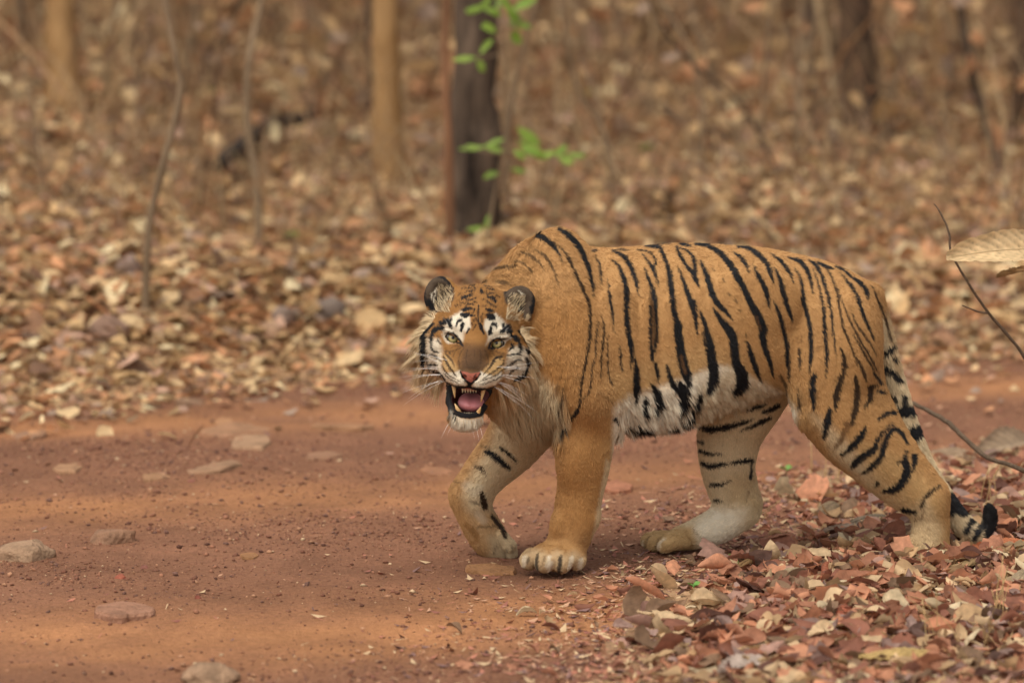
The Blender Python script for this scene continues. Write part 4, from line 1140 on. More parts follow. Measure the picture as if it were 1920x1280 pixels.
# where no hair grows (nose leather, lips, eyes)
MH = Canvas(740, 480, 1070, 850, np.zeros(3))
MH.frame(*Hf).poly([(446, 783), (490, 790), (520, 800), (550, 798), (588, 790), (592, 815), (555, 855), (520, 895), (490, 856), (454, 820)], np.ones(3), 1, 0.7)
MH.frame(*Hf).poly([(352, 868), (367, 930), (387, 1010), (407, 1070), (450, 1110), (520, 1120), (588, 1104), (632, 1052), (660, 990), (700, 930), (715, 880), (640, 908), (510, 897), (400, 886)], np.ones(3), 1, 0.7)
for q in ([(352, 540), (385, 530), (418, 545), (455, 600), (420, 594), (380, 580)], [(642, 628), (662, 588), (705, 566), (750, 574), (738, 610), (700, 634)]):
    MH.frame(*Hf).poly(q, np.ones(3), 1, 0.6)
LAYERS = {0: M0, 1: M0, 2: M2, 3: M0, 4: M4, 5: M5, 6: M6}

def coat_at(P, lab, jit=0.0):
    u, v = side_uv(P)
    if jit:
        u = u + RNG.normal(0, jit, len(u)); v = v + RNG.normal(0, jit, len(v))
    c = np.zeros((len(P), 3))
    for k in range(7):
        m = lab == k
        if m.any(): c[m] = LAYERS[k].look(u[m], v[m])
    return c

def head_q(P):
    return (P - HO) @ HM.T / HS

_q = head_q(TV)
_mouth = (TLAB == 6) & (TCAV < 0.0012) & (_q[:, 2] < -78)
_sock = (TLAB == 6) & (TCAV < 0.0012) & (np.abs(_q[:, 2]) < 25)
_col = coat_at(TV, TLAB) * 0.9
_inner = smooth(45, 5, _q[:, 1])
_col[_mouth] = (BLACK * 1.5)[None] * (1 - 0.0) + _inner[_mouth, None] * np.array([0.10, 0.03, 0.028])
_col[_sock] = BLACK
_u, _v = side_uv(TV)
_bare = (TLAB == 6) & (MH.look(_u, _v)[:, 0] > 0.5) & (_q[:, 1] > -30)

TIGER_BASE = at(1300, 1055, 0.15); TIGER_BASE[2] = 0.0
tiger = tag(empty('tiger', TIGER_BASE), 'orange tiger with black stripes walking over the dirt track, snarling with its mouth open', 'tiger')
skin_mat = mat_attr('tiger_coat', 'coat', rough=0.75, spec=0.12, bump=0.15, bscale=350)
_r = skin_mat.node_tree
body = mesh_from('body', TV, TT, skin_mat, None, True, _col, 'coat')
adopt(body, tiger)

# ---- hair by hair
def make_fur(N):
    tri = TV[TT]
    area = 0.5 * np.linalg.norm(np.cross(tri[:, 1] - tri[:, 0], tri[:, 2] - tri[:, 0]), axis=1)
    cen = tri.mean(1); lab = TLAB[TT[:, 0]]; q = head_q(cen)
    nohair = (_mouth | _sock | _bare)[TT].any(1)
    dens = np.ones(len(TT))
    dens[lab == 6] = 1.9
    dens[(lab == 6) & (np.abs(q[:, 0]) > 78) & (q[:, 2] < 50)] = 3.2
    dens[TN[TT[:, 0], 1] > 0.35] *= 0.45                      # the far side carries sparser (same) hair
    dens[nohair] = 0
    p = area * dens; p /= p.sum()
    t = RNG.choice(len(TT), N, p=p)
    b = RNG.random((N, 2)); f = b.sum(1) > 1; b[f] = 1 - b[f]
    w = np.column_stack([1 - b.sum(1), b])
    root = (tri[t] * w[:, :, None]).sum(1)
    nrm = (TN[TT[t]] * w[:, :, None]).sum(1); nrm /= np.linalg.norm(nrm, axis=1)[:, None]
    lab = TLAB[TT[t, 0]]
    q = head_q(root); u, v = side_uv(root)
    # direction the coat lies
    flow = np.tile(np.array([0.62, 0.0, -0.80]), (N, 1))
    up = (lab == 1)
    k = smooth(0.55, 0.85, root[:, 2])[:, None]
    flow[up] = (np.array([0.12, 0, -1.0]) * (1 - k) + np.array([0.6, 0, -0.8]) * k)[up]
    paw = up & (root[:, 2] < 0.12); flow[paw] = (-0.5, -0.6, -0.55)
    flow[lab == 2] = (-0.5, -0.1, -0.75)
    low = (lab == 2) & (v > 930); flow[low] = (0.55, 0, -0.75)
    k = smooth(0.35, 0.62, root[:, 2])[:, None]
    m = lab == 3; flow[m] = (np.array([0.55, 0, -0.8]) * (1 - k) + np.array([0.5, 0, -0.85]) * k)[m]
    m = lab == 4; flow[m] = (0.05, 0, -1.0); m = (lab == 4) & (root[:, 2] < 0.14); flow[m] = (-0.9, -0.1, -0.3)
    tp = np.array([at(*a[:3]) for a in TAIL]); td = np.gradient(tp, axis=0)
    m = np.nonzero(lab == 5)[0]
    if len(m):
        d2 = ((root[m][:, None] - tp[None]) ** 2).sum(2); flow[m] = td[d2.argmin(1)] / np.linalg.norm(td[d2.argmin(1)], axis=1)[:, None]
    m = lab == 6
    fl = q - np.array([0, 55, -58]); fl[:, 2] += np.where(q[:, 2] < -30, -25, 0)
    fl /= np.linalg.norm(fl, axis=1)[:, None] + 1e-6
    fl[:, 2] -= 0.55 * smooth(45, 90, np.abs(q[:, 0])) * smooth(45, -10, q[:, 2])
    flow[m] = (fl @ HM)[m]
    chest = ((lab == 0) | (lab == 1)) & (u < 1062) & (v > 690) & (v < 830)
    flow[chest] = (0.15, -0.1, -1.0)
    # lengths (mm)
    L = np.full(N, 9.5)
    L[(lab == 0) & (u < 1010)] = 19
    L[(lab == 1) | (lab == 2) | (lab == 4)] = 9.0
    L[up & (root[:, 2] > 0.45)] = 13
    L[(lab == 3)] = 11; L[lab == 5] = 16; L[paw] = 7
    bl = (lab == 0) * smooth(700, 775, v - np.interp(u, [1150, 1300, 1480], [22, 0, -8])) * smooth(1140, 1165, u) * smooth(1500, 1440, u)
    L = L + bl * 24
    L[chest] += 24 * smooth(690, 760, v[chest]) * smooth(930, 960, u[chest])
    ruff = (lab == 6) * smooth(78, 100, np.abs(q[:, 0])) * smooth(58, 20, q[:, 2]) * smooth(-135, -95, q[:, 2])
    hl_ = 6.0 + 5.0 * smooth(20, -40, q[:, 1]) + 12 * ruff + 16 * (q[:, 2] < -138) * (np.abs(q[:, 0]) < 50)
    collar = (lab == 6) & (q[:, 1] < -54) & (np.abs(q[:, 0]) > 46) & (q[:, 2] < 34) & (q[:, 2] > -125)
    ruff = np.maximum(ruff, collar)
    hl_[collar] = 74 - 24 * smooth(-10, 34, q[collar, 2])
    ear = (lab == 6) & (q[:, 2] > 46) & (np.abs(q[:, 0]) > 46)
    hl_[ear] = 5
    earin = ear & (np.abs(np.abs(q[:, 0]) - 66) < 14) & (q[:, 1] > -82) & (q[:, 2] < 92); hl_[earin] = 20
    muz = (lab == 6) & (q[:, 1] > 20) & (q[:, 2] > -95); hl_[muz] = 4.5
    L[lab == 6] = hl_[lab == 6]
    flank_hang = ((lab == 3) & (v > 715) & (v < 800) & (u < 1530)); L[flank_hang] += 10
    L = L * RNG.uniform(0.7, 1.15, N) * 1e-3
    # lie and droop
    tng = flow - (flow * nrm).sum(1)[:, None] * nrm
    tng /= np.linalg.norm(tng, axis=1)[:, None] + 1e-6
    cl = np.stack([vnoise(root[:, 0] * 60 + s, root[:, 1] * 60, root[:, 2] * 60) for s in (0, 33, 71)], 1)
    cell = np.floor((root + 0.006 * cl) / 0.011).astype(np.int64)
    tuft = np.stack([hash3(cell[:, 0] + s, cell[:, 1], cell[:, 2]) for s in (0, 51, 97)], 1) * 2 - 1
    shag = np.clip(bl + ruff + 0.8 * chest, 0, 1)[:, None]
    tng = tng + 0.15 * cl + RNG.normal(0, 0.12, (N, 3)) * (1 - .5 * shag) + (0.10 + 0.30 * shag) * tuft
    lift = 0.25 + 0.16 * bl + 0.30 * ruff
    lift = np.where(ear, 0.35, lift)
    d = tng + nrm * lift[:, None]
    d /= np.linalg.norm(d, axis=1)[:, None]
    droop = (0.10 + 0.75 * bl + 0.55 * ruff + 0.5 * chest)[:, None] * np.array([0, 0, -1.0]) - nrm * 0.12
    S = np.array([0, 0.36, 0.70, 1.0])
    pts = root[:, None, :] - nrm[:, None, :] * 0.0006 + L[:, None, None] * (d[:, None, :] * S[None, :, None] + droop[:, None, :] * (S ** 2)[None, :, None] * 0.6)
    rad = np.array([0.72, 0.68, 0.48, 0.06]) * 1e-3
    fine = vnoise(root[:, 0] * 260, root[:, 1] * 260, root[:, 2] * 110)
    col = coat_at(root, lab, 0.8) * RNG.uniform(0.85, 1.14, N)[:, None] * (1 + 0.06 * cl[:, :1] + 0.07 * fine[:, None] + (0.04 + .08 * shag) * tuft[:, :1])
    et = earin & (RNG.random(N) < .6); col[et] = (CREAM * .9)[None] * RNG.uniform(.6, 1.2, (et.sum(), 1))
    col[collar] = (CREAM * 1.12)[None] * RNG.uniform(.72, 1.15, (collar.sum(), 1)) * (1 + .2 * tuft[collar][:, :1])
    cu = bpy.data.hair_curves.new('fur')
    cu.add_curves([4] * N)
    cu.attributes['position'].data.foreach_set('vector', pts.astype(np.float32).ravel())
    ra = cu.attributes.get('radius') or cu.attributes.new('radius', 'FLOAT', 'POINT')
    ra.data.foreach_set('value', np.tile(rad, N).astype(np.float32))
    ca = cu.attributes.new('coat', 'FLOAT_COLOR', 'CURVE')
    c4 = np.ones((N, 4), np.float32); c4[:, :3] = np.clip(col, 0, 1); ca.data.foreach_set('color', c4.ravel())
    o = bpy.data.objects.new('fur', cu); COL.objects.link(o)
    cu.materials.append(mat_attr('tiger_hair', 'coat', rough=0.6, spec=0.15))
    o['kind'] = 'stuff'
    return o
fur = make_fur(430000)
adopt(fur, tiger)

# ---- eyes, teeth, tongue, whiskers
def ball(n=28, m=20):
    V, F = [], []
    for i in range(m + 1):
        a = math.pi * i / m
        for j in range(n):
            b = 2 * math.pi * j / n
            V.append((math.sin(a) * math.cos(b), math.cos(a), math.sin(a) * math.sin(b)))
    for i in range(m):
        for j in range(n):
            F.append((i * n + j, i * n + (j + 1) % n, (i + 1) * n + (j + 1) % n, (i + 1) * n + j))
    return np.array(V), np.array(F)
eye_mat = mat_attr('tiger_eye', 'tint', rough=0.12, spec=0.5); eye_mat.node_tree.nodes['Principled BSDF'].inputs['Coat Weight'].default_value = 1.0
for s in (-1, 1):
    R = 15.5
    BV, BF = ball(36, 40)
    c = np.zeros((len(BV), 3)); ang = np.degrees(np.arccos(np.clip(BV[:, 1], -1, 1)))
    c[:] = srgb(150, 135, 110) * .5
    c[ang < 42] = (0.02, 0.018, 0.012)
    iris = (ang < 36); c[iris] = srgb(184, 166, 100)
    c[ang < 26] = srgb(212, 194, 134)
    c[ang < 9] = (0.01, 0.01, 0.01)
    front = EYE_W - 1.0
    P = np.array([hl(s * 42 - s * 1.0 + v[0] * R, front - R + v[1] * R, 2.0 + v[2] * R) for v in BV])
    e = mesh_from('eye', P, BF, eye_mat, None, True, c); adopt(e, tiger)
    m_ = (ang < 9.2); fm = m_[BF].all(1); us_, iv_ = np.unique(BF[fm], return_inverse=True)
    pp = mesh_from('pupil', P[us_] + HW * .0004, iv_.reshape(-1, 4).astype(np.int32), mat_plain('pupil_black', (.008, .008, .008), .15, .5)); pp.parent = e

def hpx(x, y):
    """face-close-up position -> head units"""
    px, py = 740 + x / 3.656, 480 + y / 3.656
    d = np.array([px - 890, -(py - 640)])
    c, s_ = math.cos(_rho), math.sin(_rho)
    return d[0] * c - d[1] * s_, d[0] * s_ + d[1] * c
ivory = mat_noise('tooth_ivory', tuple(srgb(205, 150, 80) * .9), tuple(srgb(235, 205, 150) * .9), 60, 0.3, 0.5, 0.0)
white_t = mat_plain('tooth_white', tuple(srgb(225, 205, 165) * .85), 0.3, 0.5)
gum = mat_plain('gum', tuple(srgb(190, 105, 90) * .8), 0.35, 0.5)
def tooth(a, b, w0, w1, r0, bend, mat=ivory, name='canine_tooth'):
    (x0, z0), (x1, z1) = hpx(*a), hpx(*b)
    P, Rr = [], []
    for i in range(8):
        t = i / 7
        P.append(hl(x0 + (x1 - x0) * t, w0 + (w1 - w0) * t + bend * math.sin(math.pi * t), z0 + (z1 - z0) * t)); Rr.append(r0 * HS * (1 - t ** 1.6 * 0.88))
    V, F = tube_arrays(P, Rr, 10)
    o = mesh_from(name, V, F, mat); adopt(o, tiger); return o
tooth((405, 858), (414, 972), 34, 36, 4.6, 5); tooth((616, 880), (592, 1000), 34, 36, 4.6, 5)
tooth((450, 1085), (414, 1008), 32, 40, 5.0, 4); tooth((562, 1092), (592, 1030), 32, 40, 5.0, 4)
for i in range(6):
    x = 468 + i * 18
    tooth((x, 900), (x, 936), 44 - abs(i - 2.5) * 1.0, 45 - abs(i - 2.5) * 1.0, 2.3, 0, white_t, 'incisor_tooth')
    x2 = 466 + i * 15
    tooth((x2, 1095), (x2, 1068), 42 - abs(i - 2.5) * .7, 42 - abs(i - 2.5) * .7, 2.0, 0, white_t, 'incisor_tooth')
def blob(name, c, r, mat, M=None, grow=None):
    BV, BF = ball(24, 16)
    P = np.array([hl(c[0] + v[0] * r[0], c[1] + v[1] * r[1], c[2] + v[2] * r[2] + (grow(v) if grow else 0)) for v in BV])
    o = mesh_from(name, P, BF, mat); adopt(o, tiger); return o
gx, gz = hpx(508, 905); blob('gum', (gx, 38, gz + 1), (17, 8, 6), gum)
gx, gz = hpx(505, 1092); blob('gum', (gx, 37, gz), (16, 7, 4), gum)
tm, tnt, tb = new_mat('tongue_pink')
tb.inputs['Base Color'].default_value = (*(srgb(205, 128, 126) * .85), 1); tb.inputs['Roughness'].default_value = 0.45
gx, gz = hpx(520, 1035)
blob('tongue', (gx, 0, gz + 7), (25, 38, 16), tm, None, lambda v: -5 * v[1] + 9 * max(0, -v[1]) - 3 * math.exp(-(v[0] / .18) ** 2) * (v[2] > 0))
wm = mat_plain('whisker_white', (0.85, 0.82, 0.76), 0.35, 0.5)
def whisker(root, direc, L, r=0.42, droop=0.25, name='whisker'):
    d = np.array(direc, float); d /= np.linalg.norm(d)
    P, Rr = [], []
    for i in range(7):
        t = i / 6
        q_ = np.array(root) + d * L * t + np.array([0, 0, -1.0]) * droop * L * t * t
        P.append(hl(*q_)); Rr.append(r * HS * (1 - 0.85 * t))
    V, F = tube_arrays(P, Rr, 5)
    o = mesh_from(name, V, F, wm); adopt(o, tiger)
rw = random.Random(5)
for s in (-1, 1):
    for row in range(4):
        for k in range(4):
            x = 36 + k * 6 + row * 1.5; z = -44 - row * 11 - k * 1.5; w = 44 - k * 8
            whisker((s * x, w, z), (s * 1.0, 0.25 - 0.22 * k, 0.30 - 0.24 * row + rw.uniform(-.12, .12)), rw.uniform(52, 90), 0.27, rw.uniform(0.05, 0.3))
    for k in range(3):
        whisker((s * (14 + 8 * k), 34, -158), (s * 0.4, 0.5, -1.0), rw.uniform(16, 34), 0.25, 0.1)
        whisker((s * (34 + 8 * k), 6, 22), (s * 0.7, 0.7, 0.9), rw.uniform(22, 40), 0.22, 0.1)

# ================================================================== THINGS: big leaves, sticks, stones
def on_ground(px, py):
    """where the line of sight through a measured spot meets the terrain"""
    dr = _F + (px - 960) * PXK * _R - (py - 640) * PXK * _U
    t = np.arange(9.0, 120.0, 0.02)
    P = _C + t[:, None] * dr
    k = int(np.argmax(P[:, 2] < height(P[:, 0], P[:, 1])))
    p = P[k]; p[2] = float(height(p[0], p[1]))
    return p

def big_leaf(name, base_px, tip_px, Yb, Yt, width, cup, bend, col, label, wave=.02, roll=0.0, ribs=9, blunt=.7, z0=None):
    """large dry leaf: blade with side ribs pressed in, midrib child"""
    a, b = at(*base_px, Yb), at(*tip_px, Yt)
    ax = b - a; L = np.linalg.norm(ax); ax /= L
    side = np.cross(ax, [0, 0, 1.0]); side /= np.linalg.norm(side)
    nn = np.cross(side, ax)
    cr, sr = math.cos(roll), math.sin(roll)
    side, nn = side * cr + nn * sr, nn * cr - side * sr
    r = random.Random(name + label)
    NL, NW = 60, 12
    V, mid, CC = [], [], []
    for i in range(NL + 1):
        t = i / NL
        w = width * (math.sin(math.pi * min(max(t, .015), .985) ** .85) ** blunt)
        for j in range(NW + 1):
            s = j / NW * 2 - 1
            ang = cup * s
            off = w * (math.sin(ang) / cup if abs(cup) > .01 else s)
            up = w * (1 - math.cos(ang)) / (abs(cup) + .01) * (1 if cup > 0 else -1)
            rp = abs(math.sin(math.pi * ribs * (t - .22 * abs(s)))); rib = width * .12 * rp * min(1, abs(s) * 4)
            CC.append(col * (0.62 + .5 * rp ** .6) * (1 + .12 * math.sin(23 * t + 7 * s) * math.sin(11 * s + 5 * t)))
            up += rib + bend * math.sin(math.pi * t) + wave * math.sin(5 * t + 2.5 * s + r.random() * .5) * abs(s) + r.gauss(0, .0008)
            V.append(a + ax * L * t + side * off * (1 + .04 * math.sin(14 * t + s)) + nn * up)
            if j == NW // 2: mid.append(V[-1] + nn * .001)
    m = NW + 1
    F = np.array([(i * m + j, (i + 1) * m + j, (i + 1) * m + j + 1, i * m + j + 1) for i in range(NL) for j in range(NW)])
    V = np.array(V)
    if z0 is not None:
        dz = z0 - V[:, 2].min(); V[:, 2] += dz; mid = [q + np.array([0, 0, dz]) for q in mid]
    root = tag(empty(name, V.mean(0)), label, 'leaf')
    c1, c2 = col * .72, np.minimum(col * 1.15, .9)
    mat = mat_attr(name + '_blade', 'tint', .75, .25, .3, 60, .2, 30)
    add_translucent(mat, .3)
    adopt(mesh_from('blade', V, F, mat, None, True, np.array(CC)), root)
    Vm, Fm = tube_arrays(mid[:-1], np.linspace(.0024, .0009, len(mid) - 1), 5)
    adopt(mesh_from('midrib', Vm, Fm, mat_plain(name + '_rib', tuple(col * .75), .8, .2)), root)
    return root

def stick(name, pts, label, cat, col, parent=None, wob=.18):
    """pts: (px, py, Y, radius_px)"""
    P = np.array([at(*p[:3]) for p in pts]); R_ = np.array([p[3] * scale_at(p[2]) for p in pts])
    P, R_ = resample(P, R_, 6 * (len(pts) - 1) + 1)
    P = P + RNG.normal(0, R_.mean() * .12, P.shape)
    V, F = tube_arrays(P, R_, 8, wob, seed=len(pts))
    o = mesh_from(name, V, F, mat_noise(name + '_bark', tuple(col * .6), tuple(col * 1.2), 60, .85, .2, .5, 200))
    if parent is not None: adopt(o, parent)
    else: tag(o, label, cat)
    return o

TWIG = srgb(120, 98, 78) * .8
tw = tag(empty('dry_twig', at(1940, 700, .55)), 'thin upright dry twig carrying a big curled tan leaf at the right edge', 'twig')
tw.location[2] = 0.05
stick('stem', [(2030, 1010, .62, 4), (1985, 800, .58, 3.6), (1920, 668, .52, 3.2), (1852, 585, .48, 2.8), (1815, 530, .46, 2.4), (1784, 475, .45, 2.2), (1780, 440, .45, 2.0), (1768, 408, .45, 1.8), (1752, 382, .45, 1.2)], None, None, TWIG, tw)
stick('side_shoot', [(1852, 587, .48, 2.2), (1830, 583, .46, 1.8), (1804, 572, .43, 1.0)], None, None, TWIG * 1.1, tw)
big_leaf('hanging_leaf', (1990, 470), (1774, 484), .50, .40, .060, 1.0, .034, srgb(218, 188, 142) * .92, 'large curled tan leaf caught on the thin twig at the right edge', .008, roll=1.05, ribs=11, blunt=.42)
big_leaf('hanging_leaf', (1975, 500), (1868, 520), .50, .46, .020, 1.2, .006, srgb(176, 140, 96) * .8, 'small brown leaf scrap hanging under the large leaf on the twig', .01, roll=.7, ribs=5)
st = stick('fallen_branch', [(1708, 754, 1.05, 3.5), (1745, 772, .98, 4.5), (1775, 790, .9, 4.8), (1810, 822, .82, 4.5), (1850, 856, .74, 4.5), (1920, 882, .62, 4.5), (2010, 930, .45, 4.8)], 'bent dark stick leaning up out of the leaves behind the tail', 'stick', srgb(112, 92, 72) * .75)
stick('fallen_branch', [(1815, 902, 1.5, 3), (1860, 900, 1.46, 4), (1920, 886, 1.4, 4.5), (1990, 878, 1.36, 5)], 'thin grey stick lying flat at the right edge behind the tail', 'stick', srgb(150, 130, 108) * .75)
stick('fallen_branch', [(1205, 968, 1.0, 4), (1235, 973, .99, 5), (1275, 980, .97, 4), (1310, 984, .95, 2)], 'short grey stick on the track behind the far hind paw', 'stick', srgb(142, 112, 96) * .75)
stick('bleached_twig', [(232, 1080, .10, 2.0), (270, 1078, .10, 2.4), (310, 1081, .08, 2.0), (340, 1088, .03, 1.2)], 'thin bleached twig lying on the track among the left stones', 'twig', srgb(205, 178, 135) * .8)

def gl(px, py, dz=.0):
    p = on_ground(px, py); return p
BL = [((1795, 1030), (1650, 1012), .045, -1.3, .02, srgb(150, 112, 84), 'broad curled brown leaf lying against the near hind foot', .2),
      ((1925, 1030), (1808, 1052), .030, .9, .01, srgb(206, 128, 86), 'long orange leaf folded lengthwise at the right edge below the tail', .3),
      ((1645, 1000), (1540, 1010), .022, .8, .008, srgb(172, 150, 128), 'pale grey leaf lying flat left of the near hind foot', .3),
      ((1660, 985), (1590, 1000), .026, -.9, .012, srgb(150, 132, 108), 'grey ribbed leaf tilted behind the pale flat leaf', .5),
      ((1840, 878), (1740, 862), .040, -.9, .03, srgb(170, 142, 112), 'wide grey tan leaf arched under the dark stick', .2),
      ((1935, 842), (1820, 872), .060, 1.0, .035, srgb(178, 152, 122), 'tall pale leaf standing up behind the dark stick', .6),
      ((1770, 1256), (1610, 1258), .045, -1.2, .02, srgb(206, 172, 110), 'yellow tan leaf blurred at the bottom edge', .2),
      ((1925, 1085), (1900, 1120), .030, -1.0, .02, srgb(176, 152, 120), 'ribbed grey leaf cut by the right edge', .3),
      ((1570, 962), (1535, 985), .035, -1.1, .02, srgb(150, 126, 96), 'olive brown arched leaf between the hind legs', .4),
      ((1555, 1075), (1535, 1120), .030, .9, .012, srgb(214, 134, 100), 'salmon leaf with its tip raised in the middle of the verge', .7),
      ((1450, 1255), (1345, 1275), .04, .5, .01, srgb(200, 178, 160), 'pale pinkish leaf blurred at the bottom edge', .3),
      ((1600, 1150), (1560, 1195), .026, .9, .012, srgb(204, 120, 88), 'orange leaf bent over in the lower right litter', .5),
      ((1860, 1060), (1770, 1085), .022, -1.0, .012, srgb(168, 138, 96), 'khaki leaf rolled into a tube below the orange leaf', .3),
      ((1420, 1060), (1375, 1085), .016, -1.0, .012, srgb(150, 116, 76), 'small khaki arched leaf in front of the far hind paw', .3)]
for (a, b, w, cup, bend, col, lab, roll) in BL:
    pa, pb = gl(*a), gl(*b)
    big_leaf('fallen_leaf', a, b, pa[1], pb[1], w, cup, bend, col * .80, lab, .006, roll, 9, z0=float(height(*(0.5 * (pa + pb))[:2])) + .012)['group'] = 'large leaves on the verge'

# ---- stones
def stone(px, py, wpx, hpx, dpx, col, label, seed, flat=1.0, sink=.35, tilt=0.0):
    p = on_ground(px, py); s = scale_at(p[1])
    r = np.random.default_rng(seed)
    BV, BF = ball(22, 14)
    V = BV[:, [0, 2, 1]].copy()
    nz_ = fbm(V[:, 0] * 1.3 + seed * 7, V[:, 1] * 1.3, V[:, 2] * 1.3)
    V *= (1 + .26 * nz_)[:, None]
    for _ in range(7):                                   # broken flat faces
        d = r.normal(0, 1, 3); d[2] = abs(d[2]) * .8; d /= np.linalg.norm(d); c = r.uniform(.58, .86)
        k = V @ d; V -= np.clip(k - c, 0, None)[:, None] * d * .88
    V += .03 * fbm(V[:, 0] * 5, V[:, 1] * 5, V[:, 2] * 5)[:, None] * V
    V *= np.array([wpx / 2, dpx / 2, hpx * .62]) * s
    a = r.uniform(-.3, .3); c_, s_ = math.cos(a), math.sin(a); V[:, :2] = V[:, :2] @ np.array([[c_, -s_], [s_, c_]])
    if tilt: V[:, 2] += V[:, 0] * tilt
    V += p + np.array([0, 0, hpx * s * (.5 - sink)])
    m = mat_noise('stone_face', tuple(col * .62), tuple(np.minimum(col * 1.2, .8)), 16, .9, .15, .7, 70, c3=tuple(col))
    o = mesh_from('stone', V, BF, m)
    tag(o, label, 'stone', 'stones on the track')
    return o
def slab(px, py, wpx, hpx, dpx, col, label, seed, sink=0, **kw):
    """flat broken stone bedded in the dirt: irregular angular outline, chipped rim"""
    p = on_ground(px, py); s = scale_at(p[1]); r = np.random.default_rng(seed)
    n = int(r.integers(7, 11)); ang = np.sort(np.linspace(0, 2 * math.pi, n, endpoint=False) + r.uniform(-.3, .3, n))
    rad = r.uniform(.72, 1.12, n)
    A_ = np.linspace(0, 2 * math.pi, 40, endpoint=False)
    ox = np.interp(A_, np.append(ang, ang[0] + 2 * math.pi), np.append(np.cos(ang) * rad, np.cos(ang[0]) * rad[0]), period=2 * math.pi)
    oy = np.interp(A_, np.append(ang, ang[0] + 2 * math.pi), np.append(np.sin(ang) * rad, np.sin(ang[0]) * rad[0]), period=2 * math.pi)
    ox = ox + r.normal(0, .02, 40); oy = oy + r.normal(0, .02, 40)
    th = max(hpx * s * .5, .008); W_, D_ = wpx * s / 2, dpx * s / 2 * 1.6
    V, rings = [], ((1.04, -.02), (1.0, .55 * th), (.94, .95 * th), (.6, 1.05 * th), (.25, 1.08 * th))
    tl = r.normal(0, .05, 2)
    for (k, z) in rings:
        for i in range(40):
            x_, y_ = ox[i] * W_ * k, oy[i] * D_ * k
            V.append((x_, y_, z + (tl[0] * x_ + tl[1] * y_ + .12 * th * vnoise(ox[i] * k * 3 + seed, oy[i] * k * 3)) * (z > 0)))
    V.append((0, 0, 1.08 * th)); F = []
    for q in range(4):
        for i in range(40):
            F.append((q * 40 + i, q * 40 + (i + 1) % 40, (q + 1) * 40 + (i + 1) % 40, (q + 1) * 40 + i))
    F += [(160 + i, 160 + (i + 1) % 40, 200) for i in range(40)]
    V = np.array(V) + p + np.array([0, 0, -.35 * th])
    col = col * .80
    m = mat_noise('slab_face', tuple(col * .70), tuple(np.minimum(col * 1.15, .8)), 14, .92, .12, .7, 60, c3=tuple(col))
    return tag(mesh_from('stone', V, F, m, None, False), label, 'stone', 'stones on the track')
GREY, OCH, PINK = srgb(160, 128, 100) * .82, srgb(172, 124, 84) * .8, srgb(180, 132, 104) * .8
STN = [(52, 1052, 112, 62, 90, GREY, 'grey brown rounded stone at the left edge of the track'), (206, 1018, 105, 42, 80, srgb(150, 112, 86) * .8, 'low brown stone with sloping top, second from the left edge'),
       (236, 1150, 116, 26, 120, PINK, 'flat pinkish slab bedded in the lower left track'), (388, 1276, 120, 52, 90, GREY, 'blurred grey stone at the bottom edge'), (470, 1046, 40, 18, 40, OCH, 'small ochre stone alone in the middle of the sandy wheel track'),
       (925, 1072, 110, 24, 60, OCH, 'thin brown slab tilted up under the lifted paw'), (400, 876, 122, 16, 110, srgb(176, 136, 104) * .8, 'long flat tan slab in the middle left of the track'),
       (470, 834, 96, 24, 110, srgb(186, 146, 112) * .8, 'pale broken slab behind the long flat tan one'), (604, 858, 76, 16, 90, srgb(172, 128, 98) * .8, 'flat tan slab left of the tiger head'),
       (645, 800, 152, 10, 90, srgb(178, 132, 96) * .8, 'very long thin slab nearest the tiger chin'), (438, 810, 140, 10, 100, srgb(180, 134, 100) * .8, 'long thin slab lying farther back on the left'),
       (420, 793, 40, 12, 60, srgb(190, 140, 100) * .8, 'small pale stone behind the long thin slab'), (126, 882, 62, 16, 70, srgb(184, 140, 104) * .8, 'narrow tan slab left of all other flat slabs'),
       (360, 757, 64, 20, 70, srgb(160, 124, 96) * .8, 'low brown stone at the far edge of the track'), (55, 818, 80, 12, 80, srgb(172, 130, 100) * .8, 'flat stone at the far left edge of the track'),
       (627, 724, 50, 24, 60, srgb(160, 112, 84) * .8, 'small brown stone at the foot of the bank'), (1158, 914, 56, 10, 90, srgb(190, 128, 96) * .8, 'flat reddish stone seen between the front and hind legs'),
       (820, 886, 66, 8, 70, srgb(180, 128, 94) * .8, 'flat stone just left of the lifted foreleg'), (372, 1124, 14, 11, 14, srgb(120, 68, 54) * .8, 'small round dark red pebble on the sandy wheel track'),
       (226, 1089, 28, 17, 26, srgb(150, 86, 66) * .8, 'small red stone at the end of the bleached twig'), (270, 1070, 20, 14, 20, srgb(130, 84, 70) * .8, 'small dark stone behind the bleached twig'),
       (290, 896, 62, 9, 60, srgb(176, 132, 96) * .8, 'faint flat slab below the long tan slab')]
for i, a in enumerate(STN): (slab if a[3] <= 26 and a[2] > 35 else stone)(*a, seed=i + 3, sink=.36)
for i, a in enumerate([(620, 604, 66, 46, 60, srgb(120, 104, 92) * .8, 'dark grey stone on the bank left of the tiger head'), (205, 640, 80, 46, 70, srgb(150, 118, 98) * .8, 'pinkish grey rock on the left of the bank'),
                       (440, 480, 60, 46, 60, srgb(160, 124, 92) * .8, 'tan rock high on the left bank'), (510, 640, 56, 30, 50, srgb(166, 132, 104) * .8, 'pale rock low on the bank'),
                       (240, 530, 50, 50, 50, srgb(140, 116, 102) * .8, 'grey rock behind the leaning sapling'), (530, 610, 60, 34, 60, srgb(150, 128, 112) * .8, 'grey rock beside the pale one on the bank')]):
    o = stone(*a, seed=i + 60, sink=.02); o['group'] = 'rocks on the bank'

